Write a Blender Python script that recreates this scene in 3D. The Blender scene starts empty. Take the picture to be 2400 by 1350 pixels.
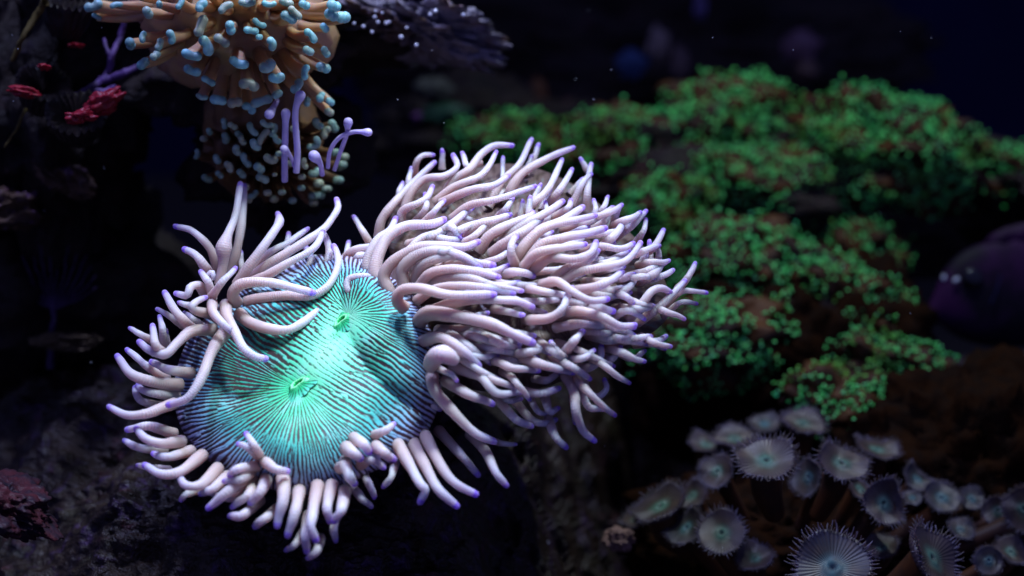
import bpy, math, random
import numpy as np
from mathutils import Vector, noise

random.seed(7)
SC = bpy.context.scene
COL = SC.collection

# ------------------------------------------------------------------ camera
PITCH = math.radians(20)
CAM = Vector((0, 0, 0.42))
FWD = Vector((0, math.cos(PITCH), -math.sin(PITCH)))
UPV = Vector((0, math.sin(PITCH), math.cos(PITCH)))
RGT = Vector((1, 0, 0))
K = 0.6 / 2400          # metres per photograph pixel per metre of depth
D0 = 0.70

cd = bpy.data.cameras.new('camera')
cam = bpy.data.objects.new('camera', cd)
COL.objects.link(cam)
cam.location = CAM
cam.rotation_euler = (math.pi / 2 - PITCH, 0, 0)
cd.sensor_width = 36
cd.lens = 60
cd.clip_start = 0.01
cd.clip_end = 50
cd.dof.use_dof = True
cd.dof.focus_distance = 0.725
cd.dof.aperture_fstop = 5.2
SC.camera = cam


def W(px, py, d):
    return CAM + FWD * d + RGT * ((px - 1200) * K * d) + UPV * ((675 - py) * K * d)


# ------------------------------------------------------------------ world, lamps, exposure
wd = bpy.data.worlds.new('World')
SC.world = wd
wd.use_nodes = True
bg = wd.node_tree.nodes['Background']
bg.inputs[0].default_value = (0.075, 0.085, 0.27, 1)
bg.inputs[1].default_value = 1.0


def spot(name, loc, target, power, color, size, blend=1.0, radius=0.02):
    l = bpy.data.lights.new(name, 'SPOT')
    l.energy = power
    l.color = color
    l.spot_size = math.radians(size)
    l.spot_blend = blend
    l.shadow_soft_size = radius
    o = bpy.data.objects.new(name, l)
    COL.objects.link(o)
    o.location = loc
    o.rotation_euler = (Vector(target) - Vector(loc)).to_track_quat('-Z', 'Y').to_euler()
    return o


# the pendant lamps that hang over a reef tank: one tight white one, one wide blue one
T0 = W(930, 760, 0.72)
spot('tank_lamp', T0 + Vector((0.12, -0.05, 0.58)), T0 + Vector((-0.004, -0.020, 0)), 23.0, (0.72, 0.86, 1.0), 34, 1.0, 0.05)
spot('tank_lamp', W(1750, 400, 0.95) + Vector((0.05, 0.12, 0.75)), W(1800, 520, 0.98), 16.0, (0.76, 0.88, 1.0), 88, 1.0, 0.02)
spot('tank_lamp', W(420, 100, 0.74) + Vector((0.02, 0.0, 0.6)), W(540, 620, 0.74), 19.0, (0.46, 0.52, 1.0), 66, 1.0, 0.02)

SC.view_settings.view_transform = 'Standard'
SC.view_settings.look = 'None'
SC.view_settings.exposure = 0.0
SC.view_settings.gamma = 1.0
SC.render.engine = 'CYCLES'
SC.cycles.use_denoising = True
SC.cycles.max_bounces = 6
SC.cycles.caustics_reflective = False
SC.cycles.caustics_refractive = False

# ------------------------------------------------------------------ helpers


def link(name, me, mat=None, parent=None):
    o = bpy.data.objects.new(name, me)
    COL.objects.link(o)
    if mat and not me.materials:
        me.materials.append(mat)
    if parent:
        o.parent = parent
    return o


def tag(o, label=None, cat=None, group=None, kind=None):
    if label:
        o['label'] = label
    if cat:
        o['category'] = cat
    if group:
        o['group'] = group
    if kind:
        o['kind'] = kind
    return o


def empty(name, loc, label, cat, group=None):
    o = bpy.data.objects.new(name, None)
    COL.objects.link(o)
    o.location = loc
    o.empty_display_size = 0.01
    tag(o, label, cat, group)
    return o


def mesh(name, vs, fs, uv=None, col=None, smooth=True):
    """vertices are world points; uv/col are per vertex"""
    me = bpy.data.meshes.new(name)
    me.from_pydata([tuple(v) for v in vs], [], fs)
    if uv is not None:
        idx = np.empty(len(me.loops), dtype=np.int32)
        me.loops.foreach_get('vertex_index', idx)
        l = me.uv_layers.new(name='UVMap')
        l.data.foreach_set('uv', np.asarray(uv, dtype=np.float32)[idx].ravel())
    if col is not None:
        a = me.color_attributes.new('tint', 'FLOAT_COLOR', 'POINT')
        c = np.ones((len(me.vertices), 4), dtype=np.float32)
        c[:, :3] = np.asarray(col, dtype=np.float32)
        a.data.foreach_set('color', c.ravel())
    if smooth:
        me.polygons.foreach_set('use_smooth', [True] * len(me.polygons))
    me.update()
    return me


def part(name, me, mat, parent, kind=None):
    """mesh in world coordinates, parented to an Empty/Object that is only translated"""
    o = link(name, me, mat, parent)
    p = parent
    off = Vector((0, 0, 0))
    while p is not None:
        off += p.location
        p = p.parent
    o.location = -off
    if kind:
        o['kind'] = kind
    return o


def spline(pts, n):
    """Catmull-Rom through any-dimensional control points, n samples"""
    P = np.asarray(pts, dtype=float)
    if len(P) == 2:
        P = np.vstack([P[0], (P[0] + P[1]) / 2, P[1]])
    P = np.vstack([2 * P[0] - P[1], P, 2 * P[-1] - P[-2]])
    seg = len(P) - 3
    L = np.linalg.norm(np.diff(P[1:-1, :2], axis=0), axis=1) + 1e-9
    cum = np.concatenate([[0], np.cumsum(L)])
    out = []
    for s in np.linspace(0, cum[-1], n):
        i = min(max(np.searchsorted(cum, s, side='right') - 1, 0), seg - 1)
        t = (s - cum[i]) / L[i]
        p0, p1, p2, p3 = P[i], P[i + 1], P[i + 2], P[i + 3]
        out.append(0.5 * ((2 * p1) + (p2 - p0) * t + (2 * p0 - 5 * p1 + 4 * p2 - p3) * t * t + (3 * p1 - p0 - 3 * p2 + p3) * t ** 3))
    return np.array(out)


def tube(pts, rad, sides=10, cap=True, vs=None, fs=None, uv=None, tcol=None, flat=1.0):
    """a tapered tube with a round end; returns vertex, face and uv lists"""
    if vs is None:
        vs, fs, uv = [], [], []
    P = np.asarray([tuple(p) for p in pts], dtype=float)
    R = list(rad)
    n = len(P)
    T = np.gradient(P, axis=0)
    T /= (np.linalg.norm(T, axis=1)[:, None] + 1e-12)
    ln = np.concatenate([[0], np.cumsum(np.linalg.norm(np.diff(P, axis=0), axis=1))])
    tc = list(tcol) if tcol is not None else list(ln / ln[-1])
    ln = list(ln)
    P = list(P)
    T = list(T)
    if cap:                                  # hemispherical end
        e, tt, r = P[-1], T[-1], R[-1]
        for a in (25, 50, 70, 84):
            P.append(e + tt * r * math.sin(math.radians(a)))
            T.append(tt)
            R.append(r * math.cos(math.radians(a)))
            ln.append(ln[-1] + r * 0.35)
            tc.append(1.0)
    a = np.array((0.0, 0.0, 1.0))
    if abs(np.dot(a, T[0])) > 0.9:
        a = np.array((1.0, 0.0, 0.0))
    nx = np.cross(T[0], a)
    nx /= np.linalg.norm(nx)
    base = len(vs)
    cs = [(math.cos(2 * math.pi * k / sides), math.sin(2 * math.pi * k / sides)) for k in range(sides)]
    for i in range(len(P)):
        nx = nx - T[i] * np.dot(nx, T[i])
        nx /= (np.linalg.norm(nx) + 1e-12)
        ny = np.cross(T[i], nx)
        for c, s in cs:
            vs.append(tuple(P[i] + (nx * c + ny * s * flat) * R[i]))
            uv.append((tc[i], ln[i]))
    for i in range(len(P) - 1):
        for k in range(sides):
            k2 = (k + 1) % sides
            fs.append((base + i * sides + k, base + i * sides + k2, base + (i + 1) * sides + k2, base + (i + 1) * sides + k))
    if cap:
        fs.append(tuple(base + (len(P) - 1) * sides + k for k in range(sides)))
    return vs, fs, uv


def fbm(p, oct_=4):
    return noise.fractal(p, 1.0, 2.0, oct_)


# ------------------------------------------------------------------ materials


def new_mat(name):
    m = bpy.data.materials.new(name)
    m.use_nodes = True
    nt = m.node_tree
    return m, nt, nt.nodes['Principled BSDF']


class N:
    """small node-building helper"""

    def __init__(self, nt):
        self.nt = nt

    def n(self, t, **kw):
        x = self.nt.nodes.new(t)
        for k, v in kw.items():
            setattr(x, k, v)
        return x

    def set(self, sock, v):
        if isinstance(v, bpy.types.NodeSocket):
            self.nt.links.new(v, sock)
        else:
            sock.default_value = v

    def math(self, op, a, b=None, c=None, clamp=False):
        x = self.n('ShaderNodeMath', operation=op, use_clamp=clamp)
        self.set(x.inputs[0], a)
        if b is not None:
            self.set(x.inputs[1], b)
        if c is not None:
            self.set(x.inputs[2], c)
        return x.outputs[0]

    def noise(self, vec, scale, detail=3.0, rough=0.55, dist=0.0):
        x = self.n('ShaderNodeTexNoise')
        if vec is not None:
            self.set(x.inputs['Vector'], vec)
        x.inputs['Scale'].default_value = scale
        x.inputs['Detail'].default_value = detail
        x.inputs['Roughness'].default_value = rough
        x.inputs['Distortion'].default_value = dist
        return x.outputs['Fac']

    def ramp(self, fac, stops, interp='LINEAR'):
        x = self.n('ShaderNodeValToRGB')
        x.color_ramp.interpolation = interp
        el = x.color_ramp.elements
        while len(el) < len(stops):
            el.new(0.5)
        for e, (p, c) in zip(el, stops):
            e.position = p
            e.color = (*c, 1) if len(c) == 3 else c
        self.set(x.inputs[0], fac)
        return x.outputs[0]

    def mix(self, fac, a, b, blend='MIX'):
        x = self.n('ShaderNodeMix', data_type='RGBA', blend_type=blend)
        self.set(x.inputs[0], fac)
        self.set(x.inputs[6], a if isinstance(a, bpy.types.NodeSocket) else (*a, 1))
        self.set(x.inputs[7], b if isinstance(b, bpy.types.NodeSocket) else (*b, 1))
        return x.outputs[2]

    def range(self, v, a, b, c=0.0, d=1.0, smooth=True):
        x = self.n('ShaderNodeMapRange', interpolation_type='SMOOTHSTEP' if smooth else 'LINEAR')
        self.set(x.inputs[0], v)
        for i, q in enumerate((a, b, c, d)):
            x.inputs[1 + i].default_value = q
        return x.outputs[0]

    def bump(self, h, strength, dist, bsdf):
        x = self.n('ShaderNodeBump')
        x.inputs['Strength'].default_value = strength
        x.inputs['Distance'].default_value = dist
        self.set(x.inputs['Height'], h)
        self.nt.links.new(x.outputs[0], bsdf.inputs['Normal'])

    def uv(self):
        x = self.n('ShaderNodeUVMap')
        s = self.n('ShaderNodeSeparateXYZ')
        self.nt.links.new(x.outputs[0], s.inputs[0])
        return x.outputs[0], s.outputs[0], s.outputs[1]

    def comb(self, a, b, c=0.0):
        x = self.n('ShaderNodeCombineXYZ')
        for i, q in enumerate((a, b, c)):
            self.set(x.inputs[i], q)
        return x.outputs[0]

    def obj_random(self):
        return self.n('ShaderNodeObjectInfo').outputs['Random']

    def pos(self):
        return self.n('ShaderNodeNewGeometry').outputs['Position']


def sss(b, w, radius, scale):
    b.inputs['Subsurface Weight'].default_value = w
    b.inputs['Subsurface Radius'].default_value = radius
    b.inputs['Subsurface Scale'].default_value = scale


def tentacle_mat(name, stops, ring=True, rings_m=0.00098, spread=0.10):
    m, nt, b = new_mat(name)
    g = N(nt)
    _, t, ln = g.uv()
    c = g.ramp(t, stops)
    n1 = g.noise(g.pos(), 260, 3)
    c = g.mix(g.range(n1, 0.40, 0.7, 0.0, 0.22), c, (0.52, 0.40, 0.44))
    n2 = g.noise(g.pos(), 34, 2)
    c = g.mix(g.range(n2, 0.4, 0.62, 0.0, 0.28), c, (0.58, 0.45, 0.38))
    hs = g.n('ShaderNodeHueSaturation')
    g.set(hs.inputs['Color'], c)
    g.set(hs.inputs['Value'], g.range(g.obj_random(), 0, 1, 1 - spread * 1.6, 1.0 + spread * 0.4, False))
    c = hs.outputs[0]
    if ring:
        warp = g.math('MULTIPLY', g.noise(g.pos(), 420, 2), 0.0011)
        s = g.math('SINE', g.math('MULTIPLY', g.math('ADD', ln, warp), 2 * math.pi / rings_m))
        fade = g.math('MULTIPLY', g.range(t, 0.12, 0.3), g.range(g.noise(g.pos(), 70, 2), 0.35, 0.6))
        s01 = g.math('MULTIPLY', g.math('MULTIPLY_ADD', s, 0.5, 0.5), fade)
        c = g.mix(g.math('MULTIPLY', s01, 0.24), c, (0.34, 0.26, 0.36))
        g.bump(g.math('SUBTRACT', 1.0, s01), 0.4, 0.0004, b)
    nt.links.new(c, b.inputs['Base Color'])
    b.inputs['Roughness'].default_value = 0.48
    b.inputs['Specular IOR Level'].default_value = 0.25
    sss(b, 1.0, (1.0, 0.74, 0.70), 0.009)
    return m


VIOLET = (0.24, 0.11, 1.0)
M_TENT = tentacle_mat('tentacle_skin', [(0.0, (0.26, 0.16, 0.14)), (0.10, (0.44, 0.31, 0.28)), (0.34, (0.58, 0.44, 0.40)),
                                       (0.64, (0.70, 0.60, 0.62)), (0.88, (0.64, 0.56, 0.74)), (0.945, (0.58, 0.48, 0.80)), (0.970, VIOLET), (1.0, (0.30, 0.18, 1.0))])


def disc_mat():
    m, nt, b = new_mat('oral_disc_skin')
    g = N(nt)
    uvv, u, v = g.uv()
    tn = g.n('ShaderNodeVertexColor', layer_name='tint')
    sep = g.n('ShaderNodeSeparateColor')
    nt.links.new(tn.outputs[0], sep.inputs[0])
    near2, ratio, left = sep.outputs[0], sep.outputs[1], sep.outputs[2]
    w1 = g.math('MULTIPLY_ADD', g.noise(g.comb(g.math('MULTIPLY', u, 26), g.math('MULTIPLY', v, 3)), 1.0, 1), 0.016, u)
    w2 = g.math('MULTIPLY_ADD', g.noise(g.comb(g.math('MULTIPLY', u, 120), g.math('MULTIPLY', v, 13), 4.0), 1.0, 2), 0.0009, w1)

    def stripes(n):
        return g.math('SINE', g.math('MULTIPLY', w2, 2 * math.pi * n))
    s_mid = stripes(88)
    s_core = stripes(46)
    fc = g.range(ratio, 0.22, 0.30)
    s_in = g.math('ADD', g.math('MULTIPLY', s_mid, fc), g.math('MULTIPLY', s_core, g.math('SUBTRACT', 1.0, fc)))
    fork = g.range(g.noise(g.comb(g.math('MULTIPLY', u, 34), g.math('MULTIPLY', v, 3.2), 6.0), 1.0, 2), 0.47, 0.53)
    sa, sb = stripes(164), stripes(136)
    s_out = g.math('ADD', g.math('MULTIPLY', sa, fork), g.math('MULTIPLY', sb, g.math('SUBTRACT', 1.0, fork)))
    f = g.range(ratio, 0.46, 0.58)
    st = g.math('ADD', g.math('MULTIPLY', s_in, g.math('SUBTRACT', 1.0, f)), g.math('MULTIPLY', s_out, f))
    brk = g.noise(g.comb(g.math('MULTIPLY', u, 190), g.math('MULTIPLY', v, 38), 9.0), 1.0, 3, 0.6)
    big = g.noise(g.comb(g.math('MULTIPLY', u, 14), g.math('MULTIPLY', v, 4), 2.0), 1.0, 2)
    val = g.math('ADD', st, g.math('MULTIPLY', g.math('SUBTRACT', brk, 0.5), 2.3))
    val = g.math('ADD', val, g.math('MULTIPLY', g.math('SUBTRACT', big, 0.5), 1.7))
    # stripes thin out towards the centre ridge
    val = g.math('ADD', val, g.range(v, 0.03, 0.34, 0.9, -0.08))
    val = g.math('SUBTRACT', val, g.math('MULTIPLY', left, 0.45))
    k = g.range(val, -0.85, 0.75)
    light = g.ramp(v, [(0.0, (0.42, 1.0, 0.62)), (0.16, (0.22, 0.92, 0.54)), (0.42, (0.09, 0.76, 0.48)), (0.66, (0.12, 0.62, 0.58)),
                       (0.84, (0.34, 0.55, 0.80)), (0.97, (0.52, 0.47, 0.68)), (1.0, (0.40, 0.32, 0.34))])
    light = g.mix(g.math('MULTIPLY', left, 0.8), light, (0.015, 0.30, 0.20))  # left side darkened: partly pigment, partly shade put into the colour
    light = g.mix(g.math('MULTIPLY', near2, 0.9), light, (0.01, 0.56, 0.20))
    light = g.mix(g.range(g.noise(g.pos(), 75, 3), 0.5, 0.75, 0, 0.5), light, (0.45, 0.82, 0.80))
    dark = g.mix(v, (0.050, 0.032, 0.026), (0.070, 0.032, 0.046))
    dark = g.mix(g.math('MULTIPLY', near2, 0.6), dark, (0.01, 0.12, 0.05))
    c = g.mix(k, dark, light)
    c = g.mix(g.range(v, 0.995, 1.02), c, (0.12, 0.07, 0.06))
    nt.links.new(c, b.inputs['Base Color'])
    g.bump(k, 0.45, 0.0007, b)
    b.inputs['Roughness'].default_value = 0.42
    b.inputs['Specular IOR Level'].default_value = 0.3
    sss(b, 0.12, (0.4, 1.0, 0.8), 0.0012)
    return m


def mouth_mat():
    m, nt, b = new_mat('mouth_skin')
    g = N(nt)
    _, u, v = g.uv()
    s = g.math('SINE', g.math('MULTIPLY', u, 2 * math.pi * 26))
    s = g.math('ADD', s, g.math('MULTIPLY', g.math('SUBTRACT', g.noise(g.comb(g.math('MULTIPLY', u, 40), g.math('MULTIPLY', v, 6)), 1.0, 2), 0.5), 3.0))
    k = g.math('MULTIPLY', g.range(s, 0.1, 0.9), g.range(v, 0.42, 0.62))
    c = g.ramp(v, [(0.0, (0.0, 0.02, 0.01)), (0.2, (0.0, 0.12, 0.03)), (0.3, (0.03, 0.70, 0.18)), (0.42, (0.40, 1.0, 0.50)), (0.54, (0.05, 0.62, 0.20)), (0.7, (0.02, 0.50, 0.18)), (1.0, (0.14, 0.76, 0.50))])
    c = g.mix(g.math('MULTIPLY', k, 0.9), c, (0.02, 0.06, 0.03))
    nt.links.new(c, b.inputs['Base Color'])
    b.inputs['Roughness'].default_value = 0.35
    sss(b, 0.1, (0.3, 1.0, 0.5), 0.001)
    return m


def flesh_mat():
    m, nt, b = new_mat('coral_flesh')
    g = N(nt)
    _, u, v = g.uv()
    n1 = g.noise(g.comb(g.math('MULTIPLY', u, 150), g.math('MULTIPLY', v, 10)), 1.0, 3)
    c = g.ramp(n1, [(0.35, (0.07, 0.04, 0.032)), (0.55, (0.17, 0.11, 0.09)), (0.7, (0.15, 0.18, 0.16))])
    nt.links.new(c, b.inputs['Base Color'])
    g.bump(n1, 0.5, 0.001, b)
    b.inputs['Roughness'].default_value = 0.5
    return m


M_DISC, M_MOUTH, M_FLESH = disc_mat(), mouth_mat(), flesh_mat()


def rock_mat(name, dark=1.0, purple=0.5, green=0.2, gloss=0.5, pale=0.3, scale=1.0, crust=False):
    m, nt, b = new_mat(name)
    g = N(nt)
    p = g.pos()
    n1 = g.noise(p, 28 * scale, 6, 0.65)
    n2 = g.noise(p, 75 * scale, 5, 0.7, 0.6)
    n3 = g.noise(p, 17 * scale, 4, 0.6, 1.2)
    n4 = g.noise(p, 190 * scale, 4, 0.7)
    c = g.ramp(n1, [(0.3, (0.012, 0.007, 0.005)), (0.48, (0.050, 0.026, 0.015)), (0.62, (0.095, 0.058, 0.034)), (0.8, (0.15, 0.11, 0.08))])
    c = g.mix(g.range(n2, 0.53, 0.68, 0, purple), c, (0.13, 0.055, 0.19))
    c = g.mix(g.range(n3, 0.55, 0.68, 0, green), c, (0.07, 0.10, 0.035))
    c = g.mix(g.range(g.noise(p, 48 * scale, 4, 0.6, 0.5), 0.60, 0.72, 0, 0.6), c, (0.20, 0.035, 0.055))
    c = g.mix(g.range(n4, 0.58, 0.74, 0, pale), c, (0.34, 0.30, 0.36))
    if crust:
        c = g.mix(g.range(n3, 0.42, 0.56, 0, 0.9), c, (0.13, 0.12, 0.15))
    if dark != 1.0:
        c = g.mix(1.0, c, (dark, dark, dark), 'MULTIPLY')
    nt.links.new(c, b.inputs['Base Color'])
    h = g.math('ADD', g.math('MULTIPLY', n2, 0.7), g.math('MULTIPLY', n4, 0.5))
    g.bump(h, 1.0, 0.006 / scale, b)
    b.inputs['Roughness'].default_value = 1.0 - gloss
    b.inputs['Specular IOR Level'].default_value = 0.4
    return m


M_ROCK = rock_mat('live_rock', 0.36, 1.0, 0.35, 0.6, 0.45)
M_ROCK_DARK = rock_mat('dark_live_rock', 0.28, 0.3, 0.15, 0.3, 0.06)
M_ROCK_PALE = rock_mat('pale_encrusted_rock', 2.1, 0.4, 0.1, 0.6, 0.8, 1.0, True)
M_ROCK_PURPLE = rock_mat('purple_encrusted_rock', 1.6, 0.95, 0.1, 0.5, 0.5)


def plain_mat(name, color, rough=0.5, spec=0.4, s=0.0, sr=(1, 0.6, 0.5), sc=0.003, var=0.3, vs=120, bump=0.0, col2=None):
    m, nt, b = new_mat(name)
    g = N(nt)
    n1 = g.noise(g.pos(), vs, 4)
    c2 = col2 or tuple(x * (1 - var) for x in color)
    c = g.mix(g.range(n1, 0.35, 0.65), color, c2)
    nt.links.new(c, b.inputs['Base Color'])
    if bump:
        g.bump(n1, 0.8, bump, b)
    b.inputs['Roughness'].default_value = rough
    b.inputs['Specular IOR Level'].default_value = spec
    if s:
        sss(b, s, sr, sc)
    return m


# ------------------------------------------------------------------ the setting: tank floor, back glass, rock bed
def quad_plane(name, corners, mat, n=2):
    me = mesh(name, corners, [(0, 1, 2, 3)], smooth=False)
    return tag(link(name, me, mat), kind='structure')


M_BACK = plain_mat('dark_back_glass', (0.012, 0.012, 0.055), 0.6, 0.1, vs=3)
M_SAND = plain_mat('dark_sand', (0.05, 0.045, 0.04), 0.9, 0.1, vs=300, bump=0.002)
quad_plane('tank_floor', [(-3, -0.5, -0.25), (3, -0.5, -0.25), (3, 2.4, -0.25), (-3, 2.4, -0.25)], M_SAND)
quad_plane('tank_back_wall', [(-3, 2.3, -0.26), (3, 2.3, -0.26), (3, 2.3, 2.0), (-3, 2.3, 2.0)], M_BACK)


def surf(px, py):
    """depth of the sloping flesh of the big coral under a photograph point"""
    d = D0 + (900 - py) * 0.000175 * 0.75
    q = 1 - ((px - 1230) / 430) ** 2 - ((py - 690) / 330) ** 2
    if q > 0:
        d -= 0.034 * q ** 0.85
    return d


def rock_bed():
    nx, ny = 520, 330
    vs, fs, uv = [], [], []
    xs = np.linspace(-900, 3300, nx)
    ys = np.concatenate([np.linspace(860, 1420, 270), np.linspace(1426, 2000, ny - 270)])
    for j in range(ny):
        for i in range(nx):
            x, y = xs[i], ys[j]
            d = 0.765 + (1350 - y) * 0.00022
            # the hollow to the right of the coral, then the mound that carries the polyps
            d += 0.34 * math.exp(-((x - 1540) / 240) ** 2) * (1 if y < 1200 else max(0.0, 1 - (y - 1200) / 500))
            if x > 1420:
                d += 0.14 * min(1, (x - 1420) / 250)
            if x < 300:
                d += 0.10 * min(1, (300 - x) / 500)
            if y < 1000:
                d += ((1000 - y) / 140) ** 2 * 0.06
            p = W(x, y, d)
            a = fbm(p * 9, 4) * 0.030 + noise.hetero_terrain(p * 26, 0.7, 2.1, 5, 0.4) * 0.010 + fbm(p * 120, 4) * 0.004
            cav = noise.voronoi(p * 40)[0][0]
            a -= 0.012 * max(0, 0.35 - cav) / 0.35
            vs.append(p - FWD * a * 0.8 + Vector((0, 0, a * 0.5)))
    for j in range(ny - 1):
        for i in range(nx - 1):
            k = j * nx + i
            fs.append((k, k + nx, k + nx + 1, k + 1))
    o = link('rock_bed', mesh('rock_bed', vs, fs), M_ROCK)
    return tag(o, kind='structure')


rock_bed()


def lump(px, py, d, rx, ry, rd, amp=0.25, seed=0, freq=1.6, seg=64, ang=0.0, detail=0.05, tilt=0.0):
    """an uneven rounded mass; rx, ry in photograph pixels at depth d, rd in metres. Returns vertex, face lists and the surface function"""
    c = W(px, py, d)
    ax, ay = rx * K * d, ry * K * d
    ca, sa = math.cos(math.radians(ang)), math.sin(math.radians(ang))
    off = Vector((seed * 7.3, seed * 3.1, seed * 5.7))

    def f(dirv):
        x, y, z = dirv
        q = Vector(dirv)
        n = 1 + amp * fbm(q * freq + off, 3) + detail * fbm(q * freq * 6 + off, 4)
        X, Y = x * ax, y * ay
        X, Y = X * ca - Y * sa, X * sa + Y * ca
        return c + (RGT * X + UPV * Y - FWD * z * rd + FWD * (Y * tilt)) * n
    vs, fs = [], []
    nv = seg // 2
    for j in range(nv + 1):
        th = math.pi * j / nv
        for i in range(seg):
            ph = 2 * math.pi * i / seg
            vs.append(f((math.sin(th) * math.cos(ph), math.cos(th), math.sin(th) * math.sin(ph))))
    for j in range(nv):
        for i in range(seg):
            i2 = (i + 1) % seg
            fs.append((j * seg + i, j * seg + i2, (j + 1) * seg + i2, (j + 1) * seg + i))
    return vs, fs, f, c


def rock(px, py, d, rx, ry, rd, label, mat, seed, amp=0.45, ang=0, seg=96, name='rock', cat='rock', detail=0.16, freq=1.5):
    vs, fs, f, c = lump(px, py, d, rx, ry, rd, amp, seed, freq, seg, ang, detail)
    o = link(name, mesh(name, [v - c for v in vs], fs), mat)
    o.location = c
    return tag(o, label, cat)


# ------------------------------------------------------------------ the big long-tentacled plate coral
CO = W(800, 1000, 0.76)
coral = empty('plate_coral', CO, 'large plate coral with green striped disc and pale pink violet tipped tentacles', 'coral')

OUT = [(640, 640), (720, 600), (800, 598), (870, 615), (930, 655), (985, 715), (1018, 790), (1035, 880), (1025, 960), (990, 1030), (935, 1075),
       (865, 1110), (790, 1145), (720, 1160), (640, 1148), (560, 1120), (490, 1082), (440, 1030), (413, 970), (408, 900), (425, 830), (460, 768), (535, 695)]
M1, M2 = (805, 755), (703, 905)


def seg_dist(px, py, a, b):
    ax, ay = a
    bx, by = b
    t = ((px - ax) * (bx - ax) + (py - ay) * (by - ay)) / ((bx - ax) ** 2 + (by - ay) ** 2)
    t = min(1, max(0, t))
    qx, qy = ax + t * (bx - ax), ay + t * (by - ay)
    return math.hypot(px - qx, py - qy), qx, qy, t


RA, RB = (818, 736), (700, 910)


def disc_depth(px, py, v):
    d = surf(px, py)
    dist = seg_dist(px, py, (880, 690), (640, 1010))[0]
    side = (px - 760) * 0.83 + (py - 830) * 0.55          # + on the right of the ridge
    d -= 0.010 * math.exp(-(dist / 120) ** 2)             # central ridge
    if side > 0:
        d -= 0.006 * math.exp(-((px - 900) / 130) ** 2 - ((py - 930) / 150) ** 2)
    else:
        d += 0.010 * math.exp(-((px - 590) / 95) ** 2 - ((py - 890) / 120) ** 2)
    for (mx, my) in (M1, M2):
        d += 0.0035 * math.exp(-(math.hypot(px - mx, py - my) / 50) ** 2)
    d += 0.016 * max(0, v) ** 5
    d += 0.024 * max(0.0, (600 - px) / 200) ** 1.5
    d += 0.0035 * noise.noise(Vector((px * 0.009, py * 0.009, 3.3)))
    return d


def make_disc():
    na, nr = 300, 74
    loop = spline(OUT + [OUT[0]], na + 1)[:-1]
    vs, fs, uv, col = [], [], [], []
    for i in range(na):
        ox, oy = loop[i]
        _, ix, iy, t = seg_dist(ox, oy, RA, RB)
        for j in range(nr + 1):
            v = j / (nr - 8)
            if v <= 1:
                px, py = ix + (ox - ix) * v, iy + (oy - iy) * v
                d = disc_depth(px, py, v)
            else:
                e = (v - 1) * (nr - 8) / 8
                px, py = ix + (ox - ix) * (1 - 0.22 * e * e), iy + (oy - iy) * (1 - 0.22 * e * e)
                d = disc_depth(ox, oy, 1) + 0.050 * e
            vs.append(W(px, py, d))
            uv.append((i / na, min(v, 1.1)))
            near = math.exp(-(math.hypot(px - 690, py - 915) / 62) ** 2)
            near = max(near, 0.7 * math.exp(-(math.hypot(px - 790, py - 780) / 32) ** 2))
            if j == 0:
                step = math.hypot(loop[(i + 4) % na][0] - loop[i - 4][0], loop[(i + 4) % na][1] - loop[i - 4][1])
                _, jx, jy, _t = seg_dist(*loop[(i + 4) % na], RA, RB)
                _, kx, ky, _t = seg_dist(*loop[i - 4], RA, RB)
                inner = math.hypot(jx - kx, jy - ky) / step
            ratio = inner + (1 - inner) * min(v, 1)
            left = math.exp(-((px - 585) / 130) ** 2 - ((py - 850) / 150) ** 2)  # mask for the darker left side of the disc
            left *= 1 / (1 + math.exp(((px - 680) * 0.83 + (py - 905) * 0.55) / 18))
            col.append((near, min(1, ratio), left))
    for i in range(na):
        i2 = (i + 1) % na
        for j in range(nr):
            a, b_ = i * (nr + 1) + j, i2 * (nr + 1) + j
            fs.append((a, b_, b_ + 1, a + 1))
    me = mesh('oral_disc', vs, fs, None, col)
    # seam-safe uvs
    l = me.uv_layers.new(name='UVMap')
    data = []
    for p in me.polygons:
        i = p.vertices[0] // (nr + 1)
        for vi in p.vertices:
            u, v = uv[vi]
            if i == na - 1 and u < 0.5:
                u += 1.0
            data += [u, v]
    l.data.foreach_set('uv', data)
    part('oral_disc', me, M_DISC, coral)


make_disc()


def make_mouth(mx, my, r):
    e = 12
    g = lambda x, y: W(x, y, disc_depth(x, y, 0.1))
    c = g(mx, my)
    tx = (g(mx + e, my) - g(mx - e, my)).normalized()
    ty = (g(mx, my - e) - g(mx, my + e)).normalized()
    nz = tx.cross(ty).normalized()
    ty = nz.cross(tx)
    s = K * 0.715
    prof = [(2, -14), (7, -6), (9, 4), (11, 11), (14, 14), (18, 13), (23, 10), (29, 7.5), (36, 6), (46, 4.5), (56, 1.5)]
    vs, fs, uv = [], [], []
    na = 60
    for i in range(na + 1):
        a = 2 * math.pi * i / na
        wob = 1 + 0.10 * math.sin(3 * a + mx) + 0.06 * math.sin(9 * a)
        el = 1 + 0.28 * math.cos(2 * (a - 0.9))
        for j, (pr, ph) in enumerate(prof):
            rr = pr * r * s * (wob if j > 2 else 1) * (el if j < 7 else 1)
            vs.append(c + tx * math.cos(a) * rr + ty * math.sin(a) * rr + nz * ph * r * s)
            uv.append((i / na, j / (len(prof) - 1)))
    n = len(prof)
    for i in range(na):
        for j in range(n - 1):
            fs.append((i * n + j, (i + 1) * n + j, (i + 1) * n + j + 1, i * n + j + 1))
    part('mouth', mesh('mouth', vs, fs, uv), M_MOUTH, coral)


make_mouth(*M1, 0.85)
make_mouth(*M2, 0.9)

# the folded flesh that carries the dense tentacles on the right
HUMP = [(930, 640), (905, 540), (960, 450), (1080, 400), (1210, 385), (1340, 430), (1450, 520), (1540, 620), (1570, 730), (1500, 800), (1400, 850),
        (1300, 900), (1180, 920), (1060, 900), (1005, 850), (985, 760)]


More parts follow.
